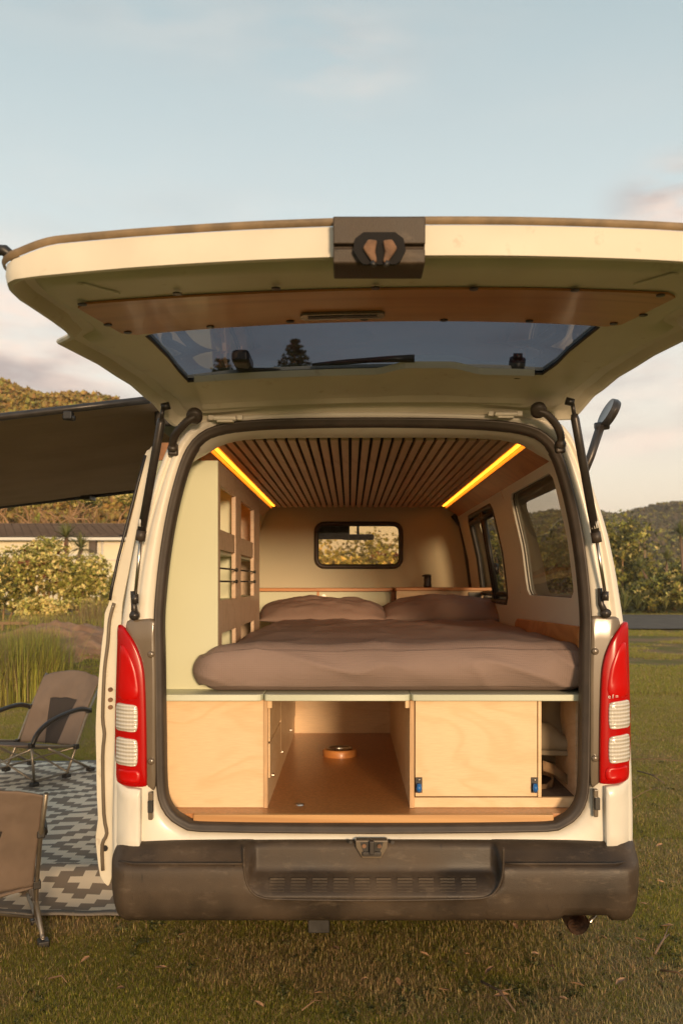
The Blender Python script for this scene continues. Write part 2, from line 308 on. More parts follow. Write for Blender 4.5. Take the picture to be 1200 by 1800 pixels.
waffle(M['duvet'], 140, .16)
# ============================================================ THE VAN
van = thing('camper_van', 'cream white camper van seen from behind with its tailgate raised over a made bed', 'van', (XC, 5, 0))
HALF = [(0,2.02),(.477,2.003),(.578,1.985),(.633,1.945),(.670,1.878),(.719,1.749),(.761,1.62),(.789,1.492),(.804,1.40),(.817,1.309),(.829,1.125),(.840,.942),(.846,.758),(.848,.611),(.84,.46),(.80,.40)]
def mirror(h): return [(XC+x, z) for x, z in h]+[(XC-x, z) for x, z in h[::-1] if x > 0]
outer = [tuple(v) for v in smoothloop([(XC-x, z) for x, z in HALF[::-1]][:-1]+mirror(HALF)[:len(HALF)], 4, False)]
OP = [(0,738),(120,739),(205,742),(262,749),(300,764),(326,795),(345,850),(360,915),(371,985),(378,1055),(380,1100),(379,1150),(377,1300),(375,1385),(367,1418),(350,1440),(325,1453),(290,1458),(0,1461)]
oph = [(x*3.0/F, PZ(y, 3.0)) for x, y in OP]
opening = [tuple(v) for v in smoothloop([(XC-x, z) for x, z in oph[:0:-1]]+[(XC+x, z) for x, z in oph][:-1], 3, True)]
C0 = Vector((XC, 1.25)); NA = 200; angs = [2*math.pi*k/NA for k in range(NA)]
A = [raycast(opening, C0, a) for a in angs]; B = [raycast(outer, C0, a) for a in angs]
bm = bmesh.new(); rings = []
for t, y in ((.02,3.10),(.01,3.06),(0,3.03),(.06,3.0),(.12,2.992),(.42,2.985),(.5,2.99),(.56,3.004),(.66,3.006),(.72,2.994),(.9,3.003),(.97,3.02),(1,3.05),(1.004,3.09),(1.006,3.3),(1.008,4.0),(1.008,5.0),(1.008,6.2),(.995,6.9)):
    ring = []
    for p, q in zip(A, B):
        r = p+(q-p)*t if t >= 0 else p+(C0-p).normalized()*(-t)
        if t > 1: r = q+(q-C0).normalized()*(t-1)
        ring.append((r.x, y, r.y))
    rings.append(ring)
# rear frame only up to y=3.3, the sides behind are built as panels with windows
rv = [[bm.verts.new(p) for p in r] for r in rings[:15]]
bridge(bm, rv); body = bmobj('body_shell', bm, M['paint'], van, smooth=True)
body['label'] = 'cream painted rear frame around the open boot'
# roof and left / right sides outside
def xo(z):   # outer half width
    tab = sorted([(b, a) for a, b in HALF if a > .5]); return interp(tab, z)
bm = bmesh.new(); rf = [p for p in outer if p[1] > 1.87]; vs = []
for y in (3.25, 4.5, 6.2, 6.7, 7.0): vs.append([bm.verts.new((x, y, z+.002-(.0 if y < 6.3 else (y-6.3)*.12))) for x, z in rf])
bridge(bm, vs, False); bmobj('roof_skin', bm, M['paint'], van, smooth=True)
def xi(z):   # inner half width (lining)
    return interp([(1.0,.73),(1.4,.715),(1.6,.69),(1.84,.635),(1.93,.60)], z)
def window_panel(name, side, xf, y0, y1, z0, z1, wy0, wy1, wz0, wz1, r, material, slant=0):
    c = Vector(((wy0+wy1)/2, (wz0+wz1)/2)); rr = rrect(wy0, wy1, wz0, wz1, r, 6); rec = [(y0,z0),(y1,z0),(y1,z1),(y0,z1)]
    ang = sorted(set([2*math.pi*k/72 for k in range(72)]+[math.atan2(b-c.y, a-c.x) % (2*math.pi) for a, b in rec]))
    a = [raycast(rr, c, t) for t in ang]; b = [raycast(rec, c, t) for t in ang]
    bm = bmesh.new(); rs = []
    for t in (0, .3, .6, 1): rs.append([bm.verts.new((XC+side*xf((p+(q-p)*t).y), (p+(q-p)*t).x, (p+(q-p)*t).y)) for p, q in zip(a, b)])
    bridge(bm, rs); bmobj(name, bm, material, van, smooth=True); return a
def tunnel(name, side, loop, xfa, xfb, material, grow=0):
    c = sum(loop, Vector((0, 0)))/len(loop); bm = bmesh.new(); rs = []
    for xf, g in ((xfa, 0), (xfb, grow)):
        rs.append([bm.verts.new((XC+side*xf(p.y), (c+(p-c)*(1+g)).x, (c+(p-c)*(1+g)).y)) for p in loop])
    bridge(bm, rs); return bmobj(name, bm, material, van, smooth=True)
def glasspane(name, side, loop, xf, material, parent):
    bm = bmesh.new(); c = sum(loop, Vector((0, 0)))/len(loop); rs = []
    for g in (1, .66, .33): rs.append([bm.verts.new((XC+side*xf((c+(p-c)*g).y), (c+(p-c)*g).x, (c+(p-c)*g).y)) for p in loop])
    bridge(bm, rs); bm.faces.new(rs[-1]); return bmobj(name, bm, material, parent, smooth=True)
def sealring(name, side, loop, xf, r, material, parent):
    bm = bmesh.new(); pts = [(XC+side*xf(p.y), p.x, p.y) for p in loop]; tube(bm, pts+pts[:2], r, 6, False); return bmobj(name, bm, material, parent, smooth=True)
xm = lambda z: xo(z)-.012
xg = lambda z: xo(z)-.03
W1 = (3.27, 4.14, 1.392, 1.838, .05); W2 = (4.66, 5.60, 1.345, 1.842, .05)
for side in (1, -1):
    lo1 = window_panel('side_panel', side, xo, 3.28, 4.4, .46, 1.9, 3.36, 4.12, 1.40, 1.80, .05, M['paint'])
    lo2 = window_panel('side_panel', side, xo, 4.4, 6.0, .46, 1.9, 4.66, 5.60, 1.36, 1.80, .05, M['paint'])
    lo3 = window_panel('side_panel', side, xo, 6.0, 7.0, .46, 1.9, 6.12, 6.9, 1.2, 1.76, .08, M['paint'])
    glasspane('cab_window', side, lo3, xm, M['glass_side'], van)
    if side > 0:
        li1 = window_panel('side_lining', 1, xi, 3.12, 4.3, 1.0, 1.90, *W1, M['lining'])
        li2 = window_panel('side_lining', 1, xi, 4.3, 6.1, 1.0, 1.90, *W2, M['lining'])
        for loop, pn in ((li1, 0), (li2, 1)):
            tunnel('window_reveal', 1, loop, xi, lambda z: xi(z)+.02, M['black'] if pn else M['lining'], -.004)
            g = glasspane('side_window', 1, loop, lambda z: xi(z)+.016, M['glass_side'], van)
            sealring('window_seal', 1, loop, lambda z: xi(z)+.012, .004, M['rubber'], g)
        sealring('window_frame', 1, li2, lambda z: xi(z)+.01, .016, M['black'], van)
        # sliding pane of the second window
        bm = bmesh.new()
        for y in (5.02, 5.09): tube(bm, [(XC+xi(1.36)+.006, y, 1.36), (XC+xi(1.83)+.006, y, 1.83)], .013, 6)
        for z in (1.385, 1.80): tube(bm, [(XC+xi(z)+.006, 4.68, z), (XC+xi(z)+.006, 5.58, z)], .014, 6)
        bmobj('window_slider', bm, M['black'], van, smooth=True)
        bm = bmesh.new(); tube(bm, [(XC+xi(1.52)+.03, 5.05, 1.52), (XC+xi(1.52)+.01, 5.05, 1.52), (XC+xi(1.52), 5.05, 1.52)], [.03, .035, .02], 12)
        bmobj('window_knob', bm, M['black'], van, smooth=True)
    else:
        glasspane('side_window', -1, lo1, xm, M['glass_dark'], van); glasspane('side_window', -1, lo2, xm, M['glass_dark'], van)
        bm = bmesh.new(); rs = [[bm.verts.new((XC-xi(z)-.01, y, z)) for z in (1.0, 1.2, 1.4, 1.6, 1.75, 1.84, 1.92)] for y in (3.12, 6.1)]
        bridge(bm, rs, False); bmobj('side_lining', bm, M['inner'], van)
# lower inner strip of wood along the right wall, sill under the window
bm = bmesh.new(); prism_yz(bm, [(3.13,1.10),(4.33,1.10),(4.33,1.262),(4.28,1.282),(3.13,1.30)], XC+.692, XC+.71); bmobj('side_board', bm, M['orange'], van, bevel=.004)
# rear seal of the opening
bm = bmesh.new(); sm = [(C0+(p-C0)*1.0) for p in A]; rs = []
for k in range(NA):
    p = A[k]; t = (A[(k+1) % NA]-A[k-1]).normalized(); nrm = Vector((t.y, -t.x))
    if nrm.dot(p-C0) < 0: nrm = -nrm
    rs.append([bm.verts.new((p.x+nrm.x*a, y, p.y+nrm.y*a)) for a, y in ((-.024,3.03),(-.022,3.0),(-.014,2.985),(-.006,2.987),(-.003,2.980),(.004,2.982),(.007,2.992),(.007,3.01))])
for k in range(NA):
    a, b = rs[k], rs[(k+1) % NA]
    for j in range(7): bm.faces.new((a[j], a[j+1], b[j+1], b[j]))
bmobj('door_seal', bm, M['rubber'], van, smooth=True)
# painted inner return behind the seal
bm = bmesh.new(); rs = []
for off, y, ot in ((.018,3.0,.018),(.020,3.012,.022),(.004,3.05,.034),(-.02,3.10,.040),(-.03,3.115,.040)):
    row = []
    for p in A:
        q = sstep(1.78,1.93,p.y); o = off+(ot-off)*q; d = (p-C0).normalized(); row.append(bm.verts.new((p.x-d.x*o, y, p.y-d.y*o)))
    rs.append(row)
bridge(bm, rs); bmobj('opening_return', bm, M['paint'], van, smooth=True)
# chassis, wheels
boxo('underbody', XC-.78, XC+.78, 3.12, 7.1, .40, .655, M['black'], van)
for x in (-1, 1):
    for y in (4.15, 6.75):
        bm = bmesh.new(); pr = [(.20,-.09),(.315,-.10),(.335,-.07),(.335,.07),(.315,.10),(.20,.09)]; rs = []
        for k in range(28):
            a = 2*math.pi*k/28; rs.append([bm.verts.new((XC+x*.73+w_, y+r*math.cos(a), .335+r*math.sin(a))) for r, w_ in pr])
        rs.append(rs[0])
        for a, b in zip(rs, rs[1:]):
            for j in range(5): bm.faces.new((a[j], b[j], b[j+1], a[j+1]))
        wh = bmobj('wheel', bm, M['rubber'], van, smooth=True)
        bm = bmesh.new(); tube(bm, [(XC+x*.68, y, .335), (XC+x*.80, y, .335)], [.205, .19], 20); bmobj('rim', bm, M['steel'], wh)
# ------------------------------------------------------------ interior
FZ = .695
boxo('floor_board', XC-.735, XC+.735, 3.035, 6.1, FZ-.02, FZ, M['floor'], van, bevel=.002)
boxo('floor_nosing', PX(340,3.02), PX(972,3.02), 3.012, 3.034, PZ(1446,3.02), FZ+.001, M['nose'], van, bevel=.004)
boxo('sill_plate', XC-.66, XC+.66, 3.03, 3.12, FZ-.045, FZ-.022, M['steel'], van)
bm = bmesh.new(); tube(bm, [(PX(527,3.15),3.15,FZ),(PX(527,3.15),3.15,FZ+.004)], [.016,.014], 16); bmobj('floor_socket', bm, M['steel'], van, smooth=False)
# table leg mount
mb = Vector((PX(597,4.05), 4.05, FZ)); bm = bmesh.new(); pr = [(.074,0),(.074,.024),(.070,.03),(.056,.031),(.055,.026),(.046,.026),(.046,.006),(0.001,.006)]
def lathe(bm, c, pr, n=32):
    rs = [[bm.verts.new((c[0]+r*math.cos(2*math.pi*k/n), c[1]+r*math.sin(2*math.pi*k/n), c[2]+z)) for k in range(n)] for r, z in pr]
    bridge(bm, rs)
lathe(bm, mb, pr); ring = bmobj('table_mount', bm, M['orange'], van, smooth=False, bevel=.002)
bm = bmesh.new(); lathe(bm, mb+Vector((0,0,.003)), [(.056,.029),(.054,.0315),(.044,.0315),(.041,.02),(.04,.008),(.001,.008)]); bmobj('metal_ring', bm, M['steel'], ring, smooth=True)
YF = 3.11; TOP = 1.058
def panel(name, x0p, x1p, y0p, y1p, Y, th, m, parent, bevel=.002): return boxo(name, PX(x0p,Y), PX(x1p,Y), Y, Y+th, PZ(y1p,Y), PZ(y0p,Y), m, parent, bevel=bevel)
# left storage box
cl = boxo('storage_cabinet', XC-.735, PX(463.5,YF), YF, YF+.016, FZ+.0005, TOP, M['ply'], van, bevel=.0015); cl['label'] = 'plain birch plywood box front at the left of the floor'
def side_board(name, px0, px1, mm, yb=4.66):
    return boxo(name, PX(px0,YF), PX(px1,YF), YF-.004, yb, FZ+.0005, TOP, mm, van, bevel=.001)
sb = side_board('side_divider', 464, 470.5, M['ply'])
bm = bmesh.new(); box(bm, PX(464,YF)-.0005, PX(470.5,YF)+.0005, YF-.0065, YF-.0042, FZ+.001, TOP-.002); bmobj('ply_edging', bm, M['plyedge'], sb)
# drawer faces on that side (slightly proud, gaps between), with screws
xs = PX(470.5,YF)
for y0, y1, z0, z1 in ((3.135,3.62,.79,.905),(3.135,3.62,.912,1.03),(3.628,4.6,.79,1.03)):
    boxo('drawer_front', xs+.0004, xs+.0055, y0, y1, z0, z1, M['ply'], sb, bevel=.001)
for y in (3.3, 3.75, 4.3):
    bm = bmesh.new(); tube(bm, [(xs+.001,y,.765),(xs+.006,y,.765)], .007, 10); bmobj('screw', bm, M['steel'], sb)
bm = bmesh.new(); tube(bm, [(xs+.005,4.0,.995),(xs+.007,4.0,.995)], .011, 12); bmobj('finger_hole', bm, M['black'], sb)
rb = side_board('side_divider', 720, 727, M['ply'])
bm = bmesh.new(); box(bm, PX(720,YF)-.0005, PX(727,YF)+.0005, YF-.0065, YF-.0042, FZ+.001, TOP-.002); bmobj('ply_edging', bm, M['plyedge'], rb)
for px in (474, 716): boxo('corner_block', PX(px-4,YF), PX(px+4,YF), YF+.002, YF+.04, TOP-.03, TOP-.001, M['ply'], van, bevel=.001)
boxo('rear_board', PX(470.5,YF), PX(720,YF), 4.645, 4.66, FZ, TOP, M['ply'], van)
# right box
rail = boxo('bottom_rail', PX(727.5,YF), XC+.735, YF, YF+.018, FZ+.0005, PZ(1402,YF), M['ply'], van, bevel=.0015)
door = panel('cabinet_door', 729.5, 943.5, 1231, 1400, YF-.001, .016, M['ply'], van, .0015)
door['label'] = 'birch plywood cupboard door with two blue catches'
dv = boxo('door_divider', PX(945,YF), PX(951,YF), YF, YF+.6, PZ(1401.5,YF), TOP, M['ply'], van, bevel=.001)
for px in (735.5, 938.5):
    cz = boxo('catch', PX(px-6,YF), PX(px+6,YF), YF-.006, YF-.0012, PZ(1393,YF), PZ(1366,YF), M['black'], door, bevel=.001)
    bm = bmesh.new(); x = PX(px,YF); tube(bm, [(x,YF-.013,PZ(1390,YF)),(x,YF-.019,PZ(1384,YF)),(x,YF-.015,PZ(1376,YF))], [.0075,.0095,.007], 10); bmobj('catch_lever', bm, M['blue'], cz, smooth=True) if False else bmobj('blue_lever', bm, M['blue'], door, smooth=True)
    bm = bmesh.new(); tube(bm, [(x-.004,YF-.008,PZ(1371,YF)),(x+.005,YF-.008,PZ(1369,YF))], .003, 6); bmobj('catch_pin', bm, M['steel'], door, smooth=True)
boxo('box_side', XC+.685, XC+.70, YF+.02, 4.2, FZ, TOP, M['plyside'], van); boxo('box_floor', PX(951,YF), XC+.685, YF+.02, 4.2, FZ+.0, PZ(1404,YF), M['carpet'], van); boxo('box_back', PX(951,YF), XC+.685, 3.75, 3.77, FZ, TOP, M['carpet'], van)
# bed platform in three boards with rounded ends
for a, b in ((262,461.5),(463.5,721),(722.5,1030)):
    bm = bmesh.new(); x0, x1 = PX(a,3.06), PX(b,3.06); Y0 = 3.055; r = .02
    o = [(x0+ (r if a>262 else 0), Y0), (x1-(r if b<1000 else 0), Y0)]
    pl = []
    if a > 262: pl += [(x0, Y0+r), (x0+r*.3, Y0+r*.3), (x0+r, Y0)]
    else: pl += [(x0, Y0)]
    if b < 1000: pl += [(x1-r, Y0), (x1-r*.3, Y0+r*.3), (x1, Y0+r)]
    else: pl += [(x1, Y0)]
    pl += [(x1, 5.5), (x0, 5.5)]
    lo_ = [bm.verts.new((x, y, TOP+.0005)) for x, y in pl]; hi_ = [bm.verts.new((x, y, TOP+.022)) for x, y in pl]
    bm.faces.new(lo_[::-1]); bm.faces.new(hi_)
    for i in range(len(pl)): j = (i+1) % len(pl); bm.faces.new((lo_[i], lo_[j], hi_[j], hi_[i]))
    bmobj('bed_board', bm, M['lam'], van, bevel=.0025)
BT = TOP+.0225
# tall shelf cabinet at the left
CX = PX(383,3.2); CT = 1.868
tall = boxo('shelf_cabinet', XC-.76, CX, 3.2, 3.216, BT, CT, M['inner'], van, bevel=.001); tall['label'] = 'tall cream end panel of the shelf cabinet'
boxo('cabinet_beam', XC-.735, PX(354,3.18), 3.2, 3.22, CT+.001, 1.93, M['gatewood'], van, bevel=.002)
# pierced side board
def holes_board(y0, y1, z0, z1, hs, x0, x1, m):
    ys = sorted({y0, y1, *[h[0] for h in hs], *[h[1] for h in hs]}); zs = sorted({z0, z1, *[h[2] for h in hs], *[h[3] for h in hs]})
    bm = bmesh.new(); solid = lambda a, b: not any(h[0] <= a < h[1] and h[2] <= b < h[3] for h in hs)
    V = {}
    def v(x, y, z):
        k = (round(x, 5), round(y, 5), round(z, 5))
        if k not in V: V[k] = bm.verts.new(k)
        return V[k]
    nY, nZ = len(ys)-1, len(zs)-1
    S = [[solid((ys[i]+ys[i+1])/2, (zs[j]+zs[j+1])/2) for j in range(nZ)] for i in range(nY)]
    for i in range(nY):
        for j in range(nZ):
            if not S[i][j]: continue
            a, b, c, d = ys[i], ys[i+1], zs[j], zs[j+1]
            for x in (x0, x1): bm.faces.new((v(x,a,c), v(x,b,c), v(x,b,d), v(x,a,d)))
            for (di, dj, e) in ((-1,0,((a,c),(a,d))),(1,0,((b,c),(b,d))),(0,-1,((a,c),(b,c))),(0,1,((a,d),(b,d)))):
                ii, jj = i+di, j+dj
                if not (0 <= ii < nY and 0 <= jj < nZ) or not S[ii][jj]:
                    (p, q), (s, t) = e; bm.faces.new((v(x0,p,q), v(x0,s,t), v(x1,s,t), v(x1,p,q)))
    return bm
HS = [(3.26,3.70,1.385,1.79),(3.88,4.40,1.385,1.79),(3.30,3.70,1.10,1.268),(3.88,4.40,1.10,1.268)]
bm = holes_board(3.2165, 4.66, BT, CT, HS, CX-.015, CX, None); sbd = bmobj('shelf_side', bm, M['plyside'], van)
bm = holes_board(3.2165, 4.66, BT+.001, CT-.001, [(a-.001,b+.001,c-.001,d+.001) for a,b,c,d in HS], CX+.0004, CX+.003, None); bm.free()
for a, b, c, d in HS[:2]:
    # pale hardwood edge round each opening
    bm = bmesh.new(); box(bm, CX-.016, CX+.0012, b-.009, b, c, d); bmobj('edge_strip', bm, M['plyside'], sbd, bevel=.002)
    boxo('shelf_lip', CX-.013, CX-.002, a, b-.012, 1.565, 1.635, M['plyside'], sbd, bevel=.001)
    for z in (1.498, 1.452): tubeo('retaining_rod', [(CX+.004, a-.02, z), (CX+.004, b+.03, z)], .0035, M['darkmetal'], sbd, 6)
    for z in (1.498, 1.452):
        bm = bmesh.new(); tube(bm, [(CX-.001, b-.006, z), (CX+.009, b-.006, z)], .007, 8); bmobj('rod_clip', bm, M['black'], sbd)
boxo('shelf', XC-.69, CX-.016, 3.217, 4.65, 1.552, 1.564, M['inner'], van); boxo('shelf', XC-.70, CX-.016, 3.217, 4.65, 1.37, 1.384, M['inner'], van)
boxo('shelf', XC-.70, CX-.016, 3.217, 4.65, 1.268, 1.280, M['inner'], van)
boxo('cabinet_divider', XC-.66, CX-.016, 3.78, 3.794, BT, CT, M['inner'], van); boxo('cabinet_back', XC-.64, XC-.63, 3.217, 4.65, BT, CT, M['inner'], van)
boxo('cabinet_end', XC-.66, CX, 4.6605, 4.676, BT, CT, M['plyside'], van)
# bulkhead with window
BY = 6.1; wx0, wx1, wz0, wz1 = PX(556,BY), PX(704,BY), PZ(996,BY), PZ(921,BY)
c = Vector(((wx0+wx1)/2, (wz0+wz1)/2)); rr = rrect(wx0, wx1, wz0, wz1, .05, 6); rec = [(XC-.84,.66),(XC+.82,.66),(XC+.82,1.97),(XC-.84,1.97)]
ang = sorted(set([2*math.pi*k/96 for k in range(96)]+[math.atan2(b-c.y, a-c.x) % (2*math.pi) for a, b in rec]))
a_ = [raycast(rr, c, t) for t in ang]; b_ = [raycast(rec, c, t) for t in ang]
bm = bmesh.new(); bridge(bm, [[bm.verts.new((p.x, y, p.y)) for p in l] for l, y in ((b_, BY+.03), (a_, BY+.03), (a_, BY), (b_, BY))]); bmobj('bulkhead', bm, M['bulk'], van)
bm = bmesh.new(); pts = [(p.x, BY-.004, p.y) for p in a_]; tube(bm, pts+pts[:2], .016, 6, False); bf = bmobj('bulkhead_window', bm, M['rubber'], van, smooth=True)
bm = bmesh.new(); bm.faces.new([bm.verts.new((p.x, BY+.015, p.y)) for p in a_]); bmobj('pane', bm, M['glass'], bf)
# black frame at the bulkhead's right side
bm = bmesh.new(); pts = [(XC+.735,6.05,1.2),(XC+.728,6.05,1.35),(XC+.712,6.05,1.5),(XC+.685,6.05,1.68),(XC+.655,6.05,1.82),(XC+.60,6.05,1.89)]
tube(bm, pts, .025, 8); bmobj('bulkhead_trim', bm, M['black'], van, smooth=True)
# kitchen bench in front of the bulkhead
bn = boxo('kitchen_bench', XC-.70, PX(690,5.72), 5.70, 6.09, 1.392, 1.412, M['orange'], van, bevel=.003)
boxo('bench_front', XC-.70, PX(688,5.74), 5.73, 5.745, .9, 1.390, M['inner'], bn)
boxo('bench_post', PX(687,5.72), PX(694,5.72), 5.71, 5.76, .9, 1.3915, M['orange'], bn)
boxo('bench_stile', PX(557,5.72), PX(561,5.72), 5.722, 5.7295, .9, 1.3915, M['orange'], bn)
bm = bmesh.new(); tube(bm, [(PX(569,5.72),5.73,1.36),(PX(569,5.72),5.715,1.36)], .014, 14); bmobj('door_knob', bm, M['steel'], bn)
b2 = boxo('sink_bench', PX(695,5.55), PX(865,5.5), 5.52, 6.09, 1.398, 1.416, M['orange'], van, bevel=.003)
boxo('bench_front', PX(697,5.5), PX(864,5.5), 5.535, 5.55, .9, 1.3975, M['ply'], b2)
boxo('switch_panel', PX(823,5.52), PX(846,5.52), 5.526, 5.5345, PZ(1057,5.52), PZ(1041,5.52), M['black'], b2, bevel=.002)
bm = bmesh.new(); q = P(856,1051,5.52); tube(bm, [(q.x,5.534,q.z),(q.x,5.522,q.z),(q.x,5.520,q.z)], [.022,.022,.015], 18); bmobj('power_socket', bm, M['black'], b2)
# ceiling: felt board, 29 slats, side pelmets, light strips
CZ = 1.932; cx0, cx1 = PX(374,3.2), PX(912,3.2)
cb = boxo('ceiling_board', cx0-.02, cx1+.02, 3.16, 6.0, CZ+.012, CZ+.024, M['felt'], van)
pitch = (cx1-cx0)/29; me0 = None
for k in range(29):
    x = cx0+pitch*(k+.5)
    if me0 is None:
        bm = bmesh.new(); box(bm, -pitch*.345, pitch*.345, 3.165, 5.99, CZ-.001, CZ+.0115); me0 = bpy.data.meshes.new('ceiling_slat'); bm.to_mesh(me0); bm.free()
    s = link('ceiling_slat', me0, M['slat'], cb); s.location = (x, random.uniform(-.003,.003), 0)
for sx, x in ((-1, cx0), (1, cx1)):
    l = boxo('light_strip', x+sx*.010, x+sx*.022, 3.19, 5.95, CZ+.001, CZ+.005, M['led'], van)
    boxo('light_recess', x+sx*.001, x+sx*.0285, 3.17, 5.97, CZ+.006, CZ+.011, M['ply'], van)
    boxo('light_channel', x+sx*.029, x+sx*.034, 3.17, 5.97, CZ-.014, CZ+.011, M['ply'], van)
    # sloping pelmet out to the wall
    bm = bmesh.new(); a0 = x+sx*.035; a1 = XC+sx*.66
    prism_xz(bm, [(a0, CZ+.01), (a0, CZ-.008), (a1, CZ-.085), (a1, CZ-.07)], 3.13, 5.97); bmobj('ceiling_pelmet', bm, M['gatewood'] if sx>0 else M['plyside'], van)
    boxo('end_clip', x+sx*.0-.012, x+sx*.0+.022, 3.14, 3.158, CZ-.006, CZ+.01, M['orange'], van)
boxo('header_trim', XC-.58, XC+.58, 3.118, 3.15, 1.938, 1.99, M['paint'], van, bevel=.006)
# the cab ahead: seats, dashboard, mirror, visor, windscreen
boxo('dashboard', XC-.76, XC+.76, 7.1, 7.5, .8, 1.53, M['white'], van, bevel=.03)
for x in (-.40, .42):
    bm = bmesh.new(); box(bm, XC+x-.24, XC+x+.24, 6.3, 6.42, .75, 1.45); st = bmobj('cab_seat', bm, M['seat'], van, bevel=.05)
bm = bmesh.new(); q = P(629,944,6.9); box(bm, q.x-.12, q.x+.12, 6.9, 6.93, q.z-.022, q.z+.022); bmobj('rear_view_mirror', bm, M['black'], van, bevel=.018, seg=3)
tubeo('mirror_stem', [(q.x, 6.94, q.z), (q.x, 7.0, q.z+.1)], .01, M['black'], van, 6)
q = P(578,935,6.75); boxo('sun_visor', q.x-.20, q.x+.15, 6.74, 6.76, q.z-.055, q.z+.16, M['seat'], van, bevel=.012)
boxo('cab_headliner', XC-.65, XC+.65, 6.14, 6.9, 1.93, 1.95, M['carpet'], van)
bm = bmesh.new(); vs = [bm.verts.new(p) for p in ((XC-.74,7.55,1.3),(XC+.74,7.55,1.3),(XC+.62,7.02,1.92),(XC-.62,7.02,1.92))]; bm.faces.new(vs); bmobj('windscreen', bm, M['glass'], van)
for sx in (-1, 1): tubeo('windscreen_pillar', [(XC+sx*.78,7.6,1.25),(XC+sx*.64,7.0,1.93)], .035, M['paint'], van, 8)
bm = bmesh.new(); prism_yz(bm, [(6.95,.42),(7.85,.42),(7.9,.9),(7.62,1.28),(6.98,1.28)], XC-.82, XC+.82); bmobj('van_nose', bm, M['paint'], van, bevel=.06, seg=4)
# ------------------------------------------------------------ bumper
U = lambda py: PZ(py, 2.93)
bm = bmesh.new(); X0, X1 = PX(199.5,3.06), PX(1116.5,3.06); xc = (X0+X1)/2; hw = (X1-X0)/2; rs = []
rx0, rx1 = PX(438,2.93), PX(877,2.93)
us = [-1+2*k/220 for k in range(221)]; us = [math.copysign(1-(1-abs(u))**1.6, u) for u in us]
prof = [(1483,3.03),(1484,3.0),(1487,2.968),(1500,2.945),(1512,2.925),(1518,2.91),(1522,2.902),(1530,2.899),(1540,2.898),(1550,2.898),(1556,2.898),(1562,2.898),(1568,2.899),(1572,2.90),(1576,2.901),(1590,2.904),(1605,2.91),(1614,2.92),(1620,2.94),(1622,2.97),(1622,3.1)]
rec = [(1483,3.03),(1484,3.0),(1487,2.985),(1490,2.972),(1500,2.969),(1515,2.967),(1525,2.965),(1535,2.962),(1539,2.955),(1543,2.94),(1549,2.928),(1556,2.916),(1563,2.906),(1568,2.898),(1572,2.896),(1576,2.899),(1590,2.904),(1605,2.91),(1614,2.92),(1620,2.94),(1622,2.97)]
for u in us:
    x = xc+hw*u; row = []
    d = min(x-rx0, rx1-x)
    end = max(0, (abs(u)-.91)/.09)
    for k, (py, y) in enumerate(prof):
        py2, y2 = rec[min(k, len(rec)-1)]
        # recess narrows towards its floor
        lim = .035*sstep(1545, 1578, py); wq = sstep(-.004, .016, d-lim)
        pyq = py+(py2-py)*wq; yq = y+(y2-y)*wq if k < len(rec) else y
        yq += .20*(1-math.sqrt(max(0, 1-end**2)))
        z = U(pyq)
        z += (-.006 if pyq < 1500 else 0)*abs(u)**4
        if pyq > 1540: z += .11*max(0, end)**2.4*((pyq-1540)/80)**1.3
        xx = x
        # exhaust notch at the lower right
        nx = (x-PX(1027,2.93))/.085
        if abs(nx) < 1 and pyq > 1580: z = max(z, U(1622)+.042*math.sqrt(1-nx**4)*(pyq-1580)/42)
        row.append(bm.verts.new((xx, yq, z)))
    rs.append(row)
for s in (0, -1):  # wrap round to the sides
    pass
bridge(bm, rs, False)
for row, sx in ((rs[0], -1), (rs[-1], 1)):
    back = [bm.verts.new((v.co.x, 3.75, v.co.z)) for v in row]
    for k in range(len(row)-1): bm.faces.new((row[k], row[k+1], back[k+1], back[k]))
bump = bmobj('rear_bumper', bm, M['bumper'], van, smooth=True)
# moulding ridge round the step recess
bm = bmesh.new(); lp = [(429,1490),(429,1520),(432,1545),(441,1566),(460,1578),(500,1581),(650,1583),(800,1581),(852,1578),(871,1566),(881,1545),(884,1520),(884,1490)]
lp = smoothloop(lp, 4, False); tube(bm, [(PX(p.x,2.897), 2.8975, PZ(p.y,2.897)) for p in lp], .0045, 6); bmobj('step_moulding', bm, M['bumper'], bump, smooth=True)
for k in range(10):   # tread pads, each a ribbed block
    cx = 487+k*37.4; bm = bmesh.new()
    y0, y1 = 2.94, 2.907
    for r_ in range(5):
        t = .12+r_*.19; yy = y0+(y1-y0)*t; zz = U(1543+24*t)
        box(bm, PX(cx-13,2.92), PX(cx+13,2.92), yy-.0048, yy+.004, zz-.0025, zz+.0045)
    bmobj('tread_pad', bm, M['bumper'], bump)
for a, b in ((205,428),(886,1110)):
    tubeo('bumper_ridge', [(PX(a+(b-a)*k/8,2.9), 2.9035+(.03 if (a+(b-a)*k/8 < 212 or a+(b-a)*k/8 > 1104) else 0), PZ(1519,2.9)) for k in range(9)], .0035, M['bumper'], bump, 6)
